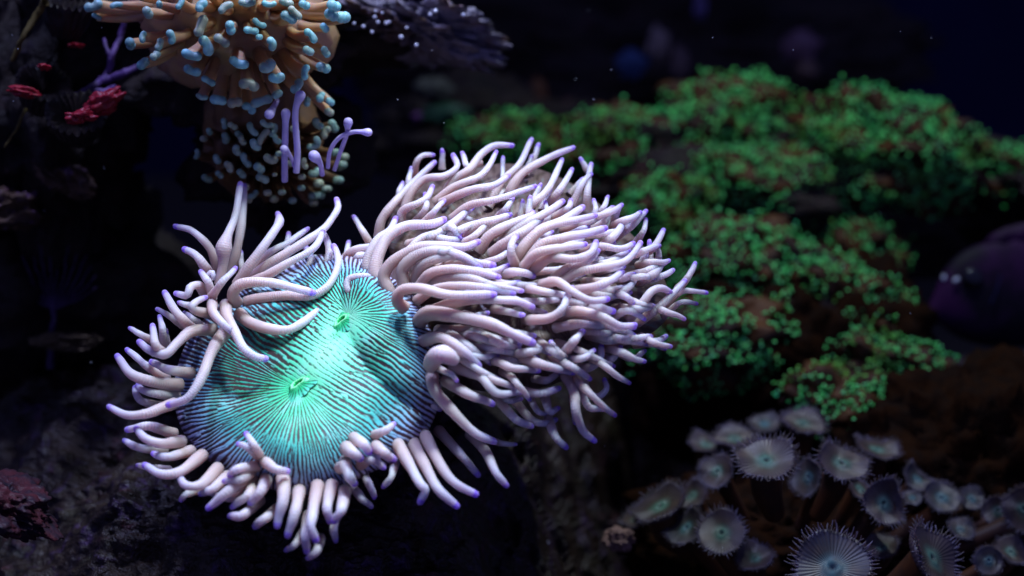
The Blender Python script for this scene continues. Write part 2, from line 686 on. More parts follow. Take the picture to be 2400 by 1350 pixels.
def make_lobe():
    na, nr = 140, 36
    loop = spline(HUMP + [HUMP[0]], na + 1)[:-1]
    cx, cy = 1230, 670
    vs, fs, uv = [], [], []
    for i in range(na):
        ox, oy = loop[i]
        for j in range(nr + 1):
            v = j / (nr - 6)
            if v <= 1:
                px, py = cx + (ox - cx) * v, cy + (oy - cy) * v
                d = surf(px, py) + 0.017 + 0.03 * v ** 5
            else:
                e = (v - 1) * (nr - 6) / 6
                px, py = cx + (ox - cx) * (1 - 0.15 * e), cy + (oy - cy) * (1 - 0.15 * e)
                d = surf(ox, oy) + 0.047 + 0.05 * e
            d += 0.008 * noise.noise(Vector((px * 0.012, py * 0.02, 1.7)))
            vs.append(W(px, py, d))
            uv.append((i / na, v))
    for i in range(na):
        i2 = (i + 1) % na
        for j in range(nr):
            a, b_ = i * (nr + 1) + j, i2 * (nr + 1) + j
            fs.append((a, b_, b_ + 1, a + 1))
    part('folded_flesh', mesh('folded_flesh', vs, fs, uv), M_FLESH, coral)


make_lobe()


def tentacle(pts, r, z0=0.0, root=0.010, arch=0.008, tip=0.0, bulges=(), seed=None, taper=0.66, parent=None, mat=None, name='tentacle', depth=None, violet=True):
    """pts in photograph pixels; depth follows the coral surface, arching towards the viewer between root and tip"""
    rnd = random.Random(seed if seed is not None else int(pts[0][0] * 31 + pts[0][1] * 17 + pts[-1][0] * 7))
    n = len(pts)
    ctl = []
    for i, (x, y) in enumerate(pts):
        f = i / (n - 1)
        base = (depth if depth is not None else surf(x, y))
        d = base + z0 + root * (1 - f) ** 2 - arch * math.sin(math.pi * min(1, f * 1.05)) + tip * f * f
        ctl.append((x, y, d))
    L = sum(math.hypot(pts[i + 1][0] - pts[i][0], pts[i + 1][1] - pts[i][1]) for i in range(n - 1))
    ns = max(14, int(L / 7))
    S = spline(ctl, ns)
    jx, jy = rnd.uniform(0, 50), rnd.uniform(0, 50)
    P, R, TC = [], [], []
    for i in range(ns):
        f = i / (ns - 1)
        x, y, d = S[i]
        wob = 2.2 * f
        x += wob * noise.noise(Vector((jx, f * 3.2, 0)))
        y += wob * noise.noise(Vector((jy, f * 3.2, 5)))
        rr = r * (1.20 - (1.20 - taper) * f ** 0.85) * (1 + 0.14 * noise.noise(Vector((jx, jy, f * 4.5))) + 0.05 * noise.noise(Vector((jy, jx, f * 16))))
        for (bf, br, bw) in bulges:
            rr += br * math.exp(-((f - bf) / bw) ** 2)
        if f > 0.93:
            rr *= 1.0 - 0.10 * (f - 0.93) / 0.07
        P.append(W(x, y, d))
        R.append(rr * K * d)
        rem = (1 - f) * L
        TC.append(0.955 * (1 - (rem - 8) / L) if rem > 8 else 0.955 + 0.045 * (1 - rem / 8))
    vs, fs, uv = tube(P, R, 12, True, tcol=TC)
    if not violet:
        uv = [(min(a, 0.7), b_) for a, b_ in uv]
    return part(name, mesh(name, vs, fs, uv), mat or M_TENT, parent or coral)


def zoomed(ox, oy, s, lst):
    return [([(ox + x / s, oy + y / s) for x, y in pts], *rest) for pts, *rest in lst]


# (points, radius px, z offset) read off the photograph
A = zoomed(200, 400, 3.374, [
    ([(1060, 900), (1090, 720), (1095, 610), (1130, 500), (1190, 340), (1225, 105)], 12, -0.012, [(0.36, 9, 0.09)]),
    ([(1150, 800), (1200, 620), (1232, 450), (1245, 280), (1258, 115)], 12, 0.004),
    ([(1045, 790), (1000, 640), (920, 540), (830, 470), (715, 440)], 11, -0.002),
    ([(990, 840), (930, 740), (860, 660), (785, 620)], 12, -0.004),
    ([(1200, 900), (1290, 760), (1400, 610), (1490, 480), (1535, 400), (1525, 345)], 13, -0.012, [(0.9, 3, 0.05)]),
    ([(1250, 870), (1400, 690), (1500, 620), (1620, 560), (1760, 455)], 10, -0.002),
    ([(1300, 860), (1420, 760), (1580, 660), (1740, 560), (1880, 460), (1960, 360), (1998, 290), (1985, 230)], 12, -0.008),
    ([(1310, 880), (1450, 820), (1620, 720), (1780, 630), (1850, 550), (1875, 470)], 11, -0.014),
    ([(1270, 1040), (1400, 1010), (1600, 985), (1780, 990), (1900, 930), (1970, 830), (2000, 720), (1985, 640), (1962, 595)], 13, -0.010),
    ([(1200, 1050), (1165, 980), (1220, 905), (1350, 880), (1500, 890), (1650, 930), (1800, 965)], 14, -0.018),
    ([(1220, 1130), (1300, 1200), (1450, 1250), (1600, 1260), (1720, 1200), (1810, 1130), (1885, 1085)], 14, -0.010),
    ([(1690, 850), (1760, 780), (1785, 690), (1740, 600)], 11, 0.004),
    ([(1790, 870), (1860, 790), (1920, 690), (1920, 580), (1880, 490)], 11, 0.002),
    ([(1560, 820), (1590, 700), (1600, 590), (1605, 500)], 10, 0.010),
    ([(1000, 1010), (980, 900), (950, 850), (910, 800)], 11, -0.012),
    ([(990, 1010), (1060, 910), (1120, 840), (1190, 770)], 10, -0.020),
    ([(960, 990), (900, 910), (830, 920), (800, 990), (715, 968)], 12, -0.012),
    ([(970, 1130), (880, 1110), (840, 1080), (870, 1040), (950, 1000)], 11, -0.018),
    ([(1005, 1055), (1010, 1120), (1080, 1200), (1165, 1285)], 12, -0.022),
    ([(1110, 1060), (1120, 1150), (1180, 1270), (1250, 1400), (1340, 1470), (1425, 1487)], 14, -0.018),
    ([(850, 1260), (770, 1180), (680, 1060), (625, 965)], 13, -0.008),
    ([(860, 1075), (790, 1060), (740, 1045)], 9, 0.004),
    ([(780, 1230), (720, 1190), (650, 1140), (570, 1095)], 9, 0.002),
    ([(920, 1230), (850, 1170), (780, 1120)], 9, 0.006),
    ([(620, 1400), (610, 1250), (585, 1150)], 10, -0.002),
    ([(540, 1350), (430, 1290), (350, 1245)], 9, 0.004),
    ([(650, 1380), (640, 1260)], 8, 0.006),
    ([(1230, 900), (1235, 760), (1232, 640)], 8, 0.012),
    ([(1000, 950), (960, 860), (1000, 800), (1010, 850), (980, 830)], 9, -0.010),
    ([(2080, 1000), (2060, 700), (2080, 560)], 9, 0.012),
])
B = zoomed(200, 750, 2.25, [
    ([(680, 50), (560, 60), (490, 115), (420, 180), (340, 160), (285, 115)], 14, -0.014),
    ([(410, 180), (370, 130), (355, 30)], 12, -0.018),
    ([(740, 60), (670, 160), (610, 310), (540, 410), (440, 450)], 15, -0.018),
    ([(470, 440), (400, 465), (320, 495), (220, 500), (128, 458)], 13, -0.010),
    ([(500, 345), (350, 325), (240, 285), (170, 190)], 15, -0.006),
    ([(430, 310), (320, 240), (222, 158)], 11, 0.006),
    ([(560, 280), (430, 260), (350, 220)], 13, -0.002),
    ([(480, 400), (390, 390), (310, 375), (275, 345)], 12, 0.000),
    ([(400, 455), (300, 430), (270, 390), (260, 355)], 11, 0.004),
    ([(510, 640), (400, 652), (320, 625), (268, 572)], 14, -0.008),
    ([(470, 600), (330, 560), (222, 580)], 13, 0.002),
    ([(420, 690), (270, 670), (208, 635)], 12, 0.006),
    ([(560, 690), (430, 722), (358, 705)], 13, -0.002),
    ([(620, 710), (500, 800), (400, 812), (312, 765)], 14, -0.006),
    ([(440, 790), (340, 780), (275, 765)], 10, 0.006),
    ([(700, 780), (610, 868), (530, 872), (492, 822)], 14, -0.006),
    ([(750, 820), (670, 890), (608, 918)], 13, -0.002),
    ([(900, 830), (760, 900), (650, 992)], 15, -0.008),
    ([(910, 770), (800, 785), (762, 815)], 13, -0.016),
    ([(930, 735), (860, 675), (805, 655)], 11, -0.018),
    ([(930, 730), (890, 660), (848, 600)], 11, -0.020),
    ([(960, 820), (930, 900), (870, 965)], 15, -0.010),
    ([(920, 950), (830, 1030), (762, 1032)], 14, -0.004),
    ([(1040, 800), (1045, 930), (1010, 1085)], 16, -0.012),
    ([(1010, 1000), (950, 1045), (895, 1088)], 14, -0.002),
    ([(1130, 880), (1110, 1000), (1068, 1135)], 15, -0.008),
    ([(1225, 870), (1200, 1010), (1192, 1090), (1215, 1160)], 15, -0.014),
    ([(1180, 1030), (1160, 1130), (1168, 1218)], 14, -0.004),
    ([(1150, 1120), (1110, 1180), (1060, 1212)], 11, 0.004),
    ([(1240, 1150), (1220, 1220), (1175, 1255)], 12, 0.002),
    ([(1300, 870), (1275, 990), (1292, 1060)], 15, -0.010),
    ([(1345, 780), (1370, 770), (1390, 830), (1420, 862)], 14, -0.018),
    ([(1370, 900), (1350, 1000), (1310, 1060)], 15, -0.014),
    ([(1320, 1040), (1310, 1100), (1322, 1165)], 11, 0.002),
    ([(940, 740), (1000, 785), (1065, 800)], 14, -0.018),
    ([(820, 870), (770, 940), (640, 905)], 11, 0.000),
    ([(590, 900), (530, 920), (505, 950)], 10, 0.008),
    ([(880, 800), (820, 840), (730, 850)], 12, -0.012),
    ([(880, 860), (860, 920), (775, 985)], 13, -0.006),
])
C = zoomed(800, 700, 2.455, [
    ([(520, 430), (540, 530), (650, 660), (770, 775), (880, 820)], 15, -0.012),
    ([(600, 470), (720, 545), (870, 605)], 14, -0.008),
    ([(640, 390), (800, 450), (900, 545), (1040, 532)], 13, -0.010),
    ([(470, 245), (560, 222), (650, 260), (720, 315), (790, 385)], 14, -0.014),
    ([(450, 130), (500, 85), (620, 95), (850, 140), (980, 200), (1100, 255)], 17, -0.016),
    ([(560, 190), (750, 190), (900, 240), (1020, 262)], 15, -0.006),
    ([(620, 230), (800, 270), (930, 300), (1020, 315)], 14, -0.006),
    ([(700, 290), (950, 350), (1130, 340)], 13, 0.000),
    ([(1000, 320), (1150, 380), (1335, 425)], 13, -0.010),
    ([(900, 580), (1000, 690), (1095, 738)], 12, -0.002),
    ([(1000, 530), (1150, 545), (1250, 515)], 12, -0.006),
    ([(1080, 560), (1130, 650), (1180, 665)], 9, 0.008),
    ([(1000, 590), (1100, 700), (1190, 720), (1235, 695)], 11, 0.006),
    ([(1170, 560), (1200, 650), (1248, 630)], 11, 0.000),
    ([(1190, 690), (1230, 790), (1292, 858)], 12, -0.002),
    ([(1290, 440), (1340, 540), (1352, 650), (1390, 760), (1455, 818)], 13, -0.008),
    ([(1355, 440), (1390, 560), (1430, 625), (1515, 632)], 12, -0.004),
    ([(1390, 420), (1410, 520), (1470, 565), (1525, 520), (1515, 462)], 10, 0.006),
    ([(1330, 410), (1440, 390), (1490, 340), (1495, 270)], 12, -0.004),
    ([(1330, 380), (1250, 310), (1205, 250)], 11, -0.010),
    ([(1280, 320), (1340, 245), (1390, 188)], 12, -0.014),
    ([(1270, 350), (1390, 345), (1455, 298)], 11, -0.012),
    ([(1420, 210), (1520, 240), (1600, 235), (1668, 208)], 11, -0.006),
    ([(1250, 95), (1350, 85), (1470, 115), (1580, 172), (1685, 158)], 13, -0.012),
    ([(1490, 340), (1560, 345), (1606, 278)], 10, -0.002),
    ([(1570, 300), (1680, 345), (1745, 300)], 10, 0.000),
    ([(1540, 260), (1700, 235), (1810, 245), (1868, 218)], 11, 0.000),
    ([(1690, 265), (1790, 260), (1862, 287)], 10, 0.002),
    ([(1330, 560), (1340, 640), (1345, 715)], 10, 0.010),
    ([(300, 790), (370, 920), (450, 1060), (483, 1100), (455, 1168)], 15, -0.008),
    ([(405, 820), (480, 960), (560, 1100), (665, 1192)], 15, -0.006),
    ([(475, 780), (560, 940), (650, 1060), (775, 1128)], 15, -0.006),
    ([(560, 760), (680, 890), (785, 1015)], 13, 0.004),
    ([(740, 780), (830, 880), (890, 1000), (950, 1072)], 13, 0.000),
    ([(860, 815), (930, 835), (1005, 840)], 8, 0.008),
    ([(310, 930), (290, 1020), (240, 1082)], 11, 0.004),
    ([(110, 960), (170, 930), (245, 972)], 11, -0.016),
    ([(60, 1080), (120, 1150), (172, 1198)], 11, 0.000),
    ([(120, 990), (170, 1090), (190, 1145)], 11, 0.004),
    ([(200, 850), (240, 880), (300, 925)], 14, -0.026),
    ([(70, 800), (130, 840), (160, 885)], 14, -0.022),
    ([(180, 790), (250, 760), (300, 722)], 12, -0.016),
    ([(30, 860), (70, 890), (110, 920)], 16, -0.024),
    ([(190, 830), (210, 900), (200, 930)], 11, -0.014),
    ([(20, 930), (50, 1010), (75, 1055)], 13, -0.018),
    ([(560, 400), (600, 420), (640, 440), (665, 475)], 8, -0.016),
    ([(500, 560), (530, 610), (570, 640)], 11, 0.006),
    ([(880, 560), (960, 590), (1035, 575)], 9, 0.006),
    ([(1110, 460), (1180, 470), (1250, 430)], 10, 0.004),
])
D = zoomed(800, 300, 2.667, [
    ([(235, 680), (250, 580), (320, 480), (430, 360), (580, 215)], 13, 0.000),
    ([(400, 500), (440, 400), (520, 320), (640, 300), (722, 240), (700, 172)], 13, -0.008),
    ([(460, 310), (468, 220), (510, 170), (575, 168)], 10, 0.008),
    ([(630, 260), (632, 138)], 9, 0.012),
    ([(860, 220), (790, 240), (758, 155)], 11, -0.002),
    ([(640, 430), (700, 330), (800, 260), (870, 170), (960, 112), (1068, 112)], 13, -0.004),
    ([(580, 470), (700, 370), (850, 310), (920, 240), (968, 152)], 12, -0.010),
    ([(620, 470), (800, 390), (950, 360), (1045, 300)], 13, -0.014),
    ([(920, 500), (1000, 340), (1110, 230), (1188, 72)], 12, 0.002),
    ([(1040, 420), (1130, 285), (1290, 190), (1450, 122)], 13, -0.004),
    ([(1150, 300), (1190, 175)], 10, 0.008),
    ([(1190, 230), (1235, 102)], 10, 0.012),
    ([(690, 570), (800, 485), (950, 450), (1100, 405), (1212, 365)], 12, -0.014),
    ([(1090, 570), (1200, 470), (1300, 370), (1380, 195)], 12, -0.004),
    ([(1290, 480), (1370, 380), (1442, 258)], 12, -0.002),
    ([(1440, 490), (1510, 340), (1562, 288)], 11, 0.002),
    ([(1540, 270), (1495, 190)], 9, 0.004),
    ([(1530, 520), (1540, 380), (1560, 225)], 12, 0.006),
    ([(370, 610), (385, 520), (470, 475), (540, 430), (572, 368)], 13, -0.010),
    ([(460, 590), (530, 500), (522, 412)], 11, -0.008),
    ([(510, 600), (590, 510), (642, 455)], 11, -0.014),
    ([(980, 560), (1040, 490), (1072, 438)], 11, -0.010),
    ([(1190, 480), (1245, 352)], 10, 0.000),
    ([(380, 480), (360, 400), (385, 340)], 10, 0.010),
    ([(430, 430), (420, 330), (440, 250)], 10, 0.010),
    ([(1120, 560), (1135, 455)], 9, -0.008),
    ([(1170, 560), (1180, 430)], 11, -0.012),
    ([(900, 480), (1000, 420), (1010, 180)], 9, 0.010),
    ([(1250, 520), (1310, 380)], 10, -0.002),
    ([(1420, 420), (1510, 318)], 10, 0.006),
    ([(1580, 560), (1640, 500), (1668, 430)], 9, 0.006),
    ([(1560, 600), (1590, 520), (1580, 450)], 10, 0.002),
])
E = zoomed(800, 300, 2.667, [
    ([(200, 990), (160, 850), (220, 710), (300, 640), (338, 565)], 16, -0.010),
    ([(250, 1020), (210, 880), (280, 700), (400, 615), (560, 600), (642, 572)], 18, -0.014),
    ([(310, 1040), (265, 930), (330, 830), (480, 750), (620, 735), (760, 745), (855, 712)], 17, -0.020),
    ([(390, 990), (385, 880), (480, 795), (620, 770), (770, 810), (862, 872)], 18, -0.020),
    ([(330, 950), (350, 850), (430, 760), (500, 690), (620, 655), (745, 655)], 14, -0.010),
    ([(420, 730), (560, 690), (680, 700), (770, 700)], 14, -0.008),
    ([(860, 620), (790, 565), (722, 562)], 10, -0.002),
    ([(460, 970), (490, 880), (560, 830), (700, 800), (820, 835), (950, 855)], 15, -0.018),
    ([(490, 990), (560, 910), (700, 880), (860, 900), (985, 932)], 15, -0.020),
    ([(530, 1010), (640, 935), (800, 940), (960, 985), (1112, 970)], 15, -0.018),
    ([(400, 1130), (350, 1080), (380, 1015), (500, 1005), (640, 1040), (800, 1045), (955, 1040)], 17, -0.026),
    ([(470, 1080), (600, 1000), (760, 985), (920, 1000), (1075, 1032)], 14, -0.022),
    ([(560, 1150), (760, 1080), (1000, 1075), (1100, 1080), (1195, 1118)], 16, -0.018),
    ([(240, 980), (140, 1040), (45, 1010), (50, 940), (150, 925), (220, 940)], 13, -0.012),
    ([(0, 850), (60, 775), (190, 742), (260, 760)], 13, 0.004),
    ([(190, 740), (130, 640), (78, 555)], 11, 0.008),
    ([(90, 850), (110, 800), (170, 790)], 12, 0.004),
    ([(600, 880), (760, 850), (900, 900), (1045, 862)], 13, -0.014),
    ([(560, 820), (640, 770), (712, 762)], 13, -0.022),
    ([(800, 960), (950, 985), (1130, 1018)], 12, -0.020),
    ([(620, 650), (690, 620), (740, 690)], 12, -0.012),
    ([(880, 960), (1080, 980), (1265, 992)], 13, -0.012),
])
F = zoomed(800, 300, 2.667, [
    ([(745, 710), (850, 610), (960, 572), (1055, 540)], 14, -0.010),
    ([(860, 770), (930, 670), (1060, 600), (1180, 555), (1195, 530)], 15, -0.014),
    ([(940, 790), (1050, 700), (1150, 640), (1250, 565)], 16, -0.016),
    ([(1000, 730), (1100, 630), (1300, 520), (1382, 458)], 15, -0.014),
    ([(1110, 840), (1130, 760), (1220, 660), (1330, 605), (1450, 580), (1590, 543)], 15, -0.020),
    ([(1170, 740), (1240, 640), (1400, 570), (1505, 492)], 15, -0.016),
    ([(1150, 860), (1250, 735), (1400, 685), (1530, 660), (1650, 628)], 16, -0.022),
    ([(1140, 870), (1230, 780), (1400, 745), (1525, 725)], 15, -0.026),
    ([(1190, 890), (1300, 815), (1450, 820), (1560, 780), (1592, 712)], 15, -0.024),
    ([(1090, 860), (1060, 780), (1075, 700), (1100, 680)], 14, -0.022),
    ([(1360, 990), (1450, 910), (1600, 875), (1760, 840), (1830, 780), (1870, 718)], 14, -0.022),
    ([(1300, 970), (1400, 885), (1540, 830), (1608, 770)], 14, -0.018),
    ([(1460, 1020), (1600, 990), (1690, 950), (1755, 900)], 15, -0.024),
    ([(1500, 770), (1620, 740), (1750, 755), (1825, 720)], 13, -0.014),
    ([(1250, 980), (1350, 960), (1450, 1025), (1560, 1080), (1662, 1068)], 14, -0.026),
    ([(1380, 640), (1500, 600), (1600, 560), (1700, 500)], 13, -0.006),
    ([(1690, 700), (1820, 610), (1905, 518)], 12, -0.002),
    ([(1840, 720), (1890, 640), (1905, 570)], 10, 0.004),
    ([(1880, 790), (1960, 740), (2015, 640)], 12, 0.000),
    ([(1790, 930), (1920, 890), (2030, 840)], 12, -0.008),
    ([(1740, 970), (1860, 930), (1955, 937)], 12, -0.012),
    ([(1840, 970), (1990, 930), (2075, 888)], 12, -0.006),
    ([(1790, 1200), (1880, 1100), (1940, 1020), (2000, 1005), (2055, 1028)], 15, -0.012),
    ([(1850, 1220), (1960, 1140), (2040, 1070), (2150, 955)], 13, -0.006),
    ([(2100, 1010), (2170, 930), (2212, 845)], 11, 0.000),
    ([(2020, 1120), (2120, 1025), (2200, 1020), (2282, 1030)], 10, 0.002),
    ([(2010, 1180), (2120, 1092), (2222, 1098)], 10, 0.004),
    ([(1370, 1160), (1500, 1145), (1640, 1185), (1740, 1235), (1835, 1230)], 15, -0.018),
    ([(1340, 1250), (1500, 1225), (1700, 1252)], 14, -0.014),
    ([(1530, 1280), (1680, 1315), (1815, 1290)], 12, -0.008),
    ([(1170, 1200), (1300, 1190), (1380, 1130), (1410, 1060), (1445, 1000)], 14, -0.022),
    ([(1650, 1010), (1780, 1055), (1825, 1100)], 13, -0.014),
    ([(1690, 1190), (1790, 1140), (1895, 1195)], 12, -0.010),
    ([(1120, 990), (1250, 1020), (1420, 1050)], 13, -0.018),
    ([(1500, 1120), (1600, 1120), (1695, 1145)], 16, -0.014),
    ([(950, 1130), (1140, 1170)], 12, -0.020),
    ([(1000, 920), (1100, 900), (1200, 925)], 14, -0.016),
    ([(1600, 870), (1700, 820), (1800, 770)], 12, -0.008),
    ([(1650, 700), (1720, 650), (1745, 640)], 12, -0.006),
    ([(1700, 620), (1720, 540), (1735, 500)], 12, 0.004),
    ([(1560, 640), (1650, 580), (1690, 500)], 12, 0.002),
    ([(1780, 640), (1785, 560)], 9, 0.008),
    ([(1870, 870), (1900, 800), (1890, 760)], 13, -0.004),
    ([(1930, 830), (1925, 710)], 11, 0.002),
    ([(1960, 870), (1985, 790), (1970, 730)], 11, 0.004),
    ([(1700, 740), (1690, 690)], 11, -0.008),
    ([(1200, 620), (1290, 560), (1275, 465)], 11, 0.000),
    ([(1330, 560), (1420, 500), (1435, 455)], 12, -0.004),
])
HAND = A + B + C + D + E + F
thick = {id(r_) for r_ in A + B + C}
for row in HAND:
    pts, r, z0 = row[0], row[1], row[2]
    bl = row[3] if len(row) > 3 else ()
    # roots lie a little deeper than the rest of the arm
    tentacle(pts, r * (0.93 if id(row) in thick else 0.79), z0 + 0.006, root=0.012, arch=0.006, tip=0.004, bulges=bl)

# the swollen bubble-like tentacle beside the disc
tentacle([(1010, 855), (1018, 838), (1040, 830), (1062, 842)], 15, -0.014, root=0.01, arch=0.006, bulges=[(0.6, 8, 0.4)], taper=0.85, violet=False)

# shorter arms that fill the folds between them
rnd = random.Random(21)


def inside(x, y, poly):
    c = False
    j = len(poly) - 1
    for i in range(len(poly)):
        xi, yi = poly[i]
        xj, yj = poly[j]
        if (yi > y) != (yj > y) and x < (xj - xi) * (y - yi) / (yj - yi) + xi:
            c = not c
        j = i
    return c


fill = 0
seeds = []
while fill < 66:
    x, y = rnd.uniform(930, 1540), rnd.uniform(400, 890)
    if not inside(x, y, HUMP) or (y < 575 - (x - 930) * 0.12) or any(math.hypot(x - a, y - b) < 30 for a, b in seeds):
        continue
    seeds.append((x, y))
    ang = np.interp(y, [420, 560, 680, 780, 880], [48, 30, 8, -8, -35]) + rnd.uniform(-14, 14)
    L = rnd.uniform(85, 145) * (1 if x < 1400 else 0.7) * (1 if y > 500 else 0.75)
    p = [(x, y)]
    for k in range(4):
        ang += rnd.uniform(-12, 12) + (4 if k > 1 else -3)
        x += L / 4 * math.cos(math.radians(ang))
        y -= L / 4 * math.sin(math.radians(ang))
        p.append((x, y))
    tentacle(p, rnd.uniform(8.5, 11), 0.001, root=0.010, arch=0.010, tip=0.002)
    fill += 1

# ------------------------------------------------------------------ hammer corals at the upper left
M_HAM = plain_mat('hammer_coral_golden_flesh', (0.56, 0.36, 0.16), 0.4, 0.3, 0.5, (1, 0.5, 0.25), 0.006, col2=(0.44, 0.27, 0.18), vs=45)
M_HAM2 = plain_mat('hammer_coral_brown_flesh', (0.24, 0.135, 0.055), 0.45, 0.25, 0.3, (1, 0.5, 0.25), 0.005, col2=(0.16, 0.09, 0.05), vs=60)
M_SWEEP = plain_mat('pale_violet_flesh', (0.55, 0.47, 0.78), 0.4, 0.3, 0.5, (0.7, 0.6, 1), 0.005, var=0.15)


def tip_mat(name, a, b_, c_):
    m, nt, b = new_mat(name)
    g = N(nt)
    lw = g.noise(g.pos(), 150, 2)
    c = g.mix(g.range(lw, 0.35, 0.65), a, b_)
    c = g.mix(g.range(g.obj_random(), 0.25, 0.9, 0, 0.85), c, c_)
    nt.links.new(c, b.inputs['Base Color'])
    b.inputs['Roughness'].default_value = 0.38
    b.inputs['Specular IOR Level'].default_value = 0.35
    sss(b, 0.6, (0.5, 0.9, 1.0), 0.006)
    return m


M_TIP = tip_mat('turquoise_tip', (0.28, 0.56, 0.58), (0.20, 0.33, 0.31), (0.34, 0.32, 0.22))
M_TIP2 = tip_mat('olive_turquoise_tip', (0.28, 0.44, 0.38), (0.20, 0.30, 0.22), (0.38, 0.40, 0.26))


def bean(cx, cy, d, a, b_, ang, bend, mat, parent, name='tip'):
    """kidney-shaped end of a hammer coral arm, lying across the view"""
    ca, sa = math.cos(math.radians(-ang)), math.sin(math.radians(-ang))
    core = max(a - b_, a * 0.06)
    n = 9
    P, R = [], []
    sgn = 1 if bend >= 0 else -1
    for i in range(n):
        s = -1 + 2 * i / (n - 1)
        x = s * core
        y = -bend * (1 - s * s) * b_
        X, Y = x * ca - y * sa, x * sa + y * ca
        P.append(W(cx + X, cy - Y, d + 0.0006 * s))
        R.append(b_ * K * d * (0.97 + 0.10 * s * s + 0.05 * math.sin(3 * s + cx)))
    # round both ends
    T0_ = (P[0] - P[1]).normalized()
    pre = [(P[0] + T0_ * R[0] * math.sin(math.radians(q)), R[0] * math.cos(math.radians(q))) for q in (84, 70, 50, 25)]
    P = [q[0] for q in pre] + P
    R = [q[1] for q in pre] + R
    vs, fs, uv = tube(P, R, 12, True)
    return part(name, mesh(name, vs, fs, uv), mat, parent)


def arm(P, r0, ra, rb, ang):
    """fleshy arm: round at the root, flaring into the long oval of its tip"""
    ax = RGT * math.cos(math.radians(-ang)) + UPV * math.sin(math.radians(-ang))
    vs, fs, uv = [], [], []
    n, m = len(P), 14
    for i in range(n):
        t = (P[min(i + 1, n - 1)] - P[max(i - 1, 0)]).normalized()
        e1 = (ax - t * ax.dot(t)).normalized()
        e2 = t.cross(e1)
        q = i / (n - 1)
        k = max(0, (q - 0.45) / 0.55) ** 1.6
        neck = 1.2 - 0.45 * math.sin(math.pi * min(1, q * 1.1) * 0.75)
        A_, B_ = r0 * neck * (1 - k) + ra * k, r0 * neck * (1 - k) + rb * k
        for j in range(m):
            c_, s_ = math.cos(2 * math.pi * j / m), math.sin(2 * math.pi * j / m)
            vs.append(P[i] + e1 * c_ * A_ + e2 * s_ * B_)
            uv.append((q, 0))
    for i in range(n - 1):
        for j in range(m):
            j2 = (j + 1) % m
            fs.append((i * m + j, i * m + j2, (i + 1) * m + j2, (i + 1) * m + j))
    fs.append(tuple((n - 1) * m + j for j in range(m)))
    return vs, fs, uv


def hammer(name, label, tips, centre, core, d_core, M_st, M_t, reach, seed, dome, fat=1.45):
    rn = random.Random(seed)
    cx, cy = centre
    root = empty(name, W(cx, cy, d_core), label, 'coral')
    vs, fs, f, c = lump(cx, cy, d_core, core[0], core[1], core[2], 0.25, seed, 2.0, 56)
    part('body', mesh('body', vs, fs), M_st, root)
    for (x, y, a, b_, ang) in tips:
        u, v = (x - cx) / dome[0], (y - cy) / dome[1]
        rr = min(1.0, math.hypot(u, v))
        d = d_core - dome[2] * math.sqrt(max(0.02, 1 - rr * rr * 0.92)) + rn.uniform(-0.004, 0.004)
        t = empty_part('tentacle', root)
        # stalk from the body out to the tip
        rx, ry = cx + (x - cx) * reach, cy + (y - cy) * reach
        rd = d_core - core[2] * 0.5 * math.sqrt(max(0, 1 - (rr * reach) ** 2))
        mx, my = (rx * 0.45 + x * 0.55), (ry * 0.45 + y * 0.55) + rn.uniform(2, 14)
        S = spline([(rx, ry, rd), (mx, my, rd * 0.4 + d * 0.6 + 0.003), (x, y, d + 0.0015)], 16)
        w = max(b_ * 1.0, 10.5)
        R = []
        for i in range(16):
            q = i / 15
            R.append(w * (1.15 - 0.30 * math.sin(math.pi * q * 0.9)) * K * d)
        tv, tf, tu = arm([W(*p) for p in S], w * fat * K * d, a * 0.86 * K * d, b_ * 0.92 * K * d, ang)
        st = part('tentacle', mesh('tentacle', tv, tf, tu), M_st, root)
        bpy.data.objects.remove(t)
        bend = rn.choice((0.5, 0.35, 0.2, -0.3, 0.0)) if a > b_ * 1.35 else 0
        bean(x, y, d - 0.001, a * 1.06, b_ * 0.88, ang, bend, M_t, st)
    return root


def empty_part(name, parent):
    o = bpy.data.objects.new(name, None)
    COL.objects.link(o)
    o.parent = parent
    return o


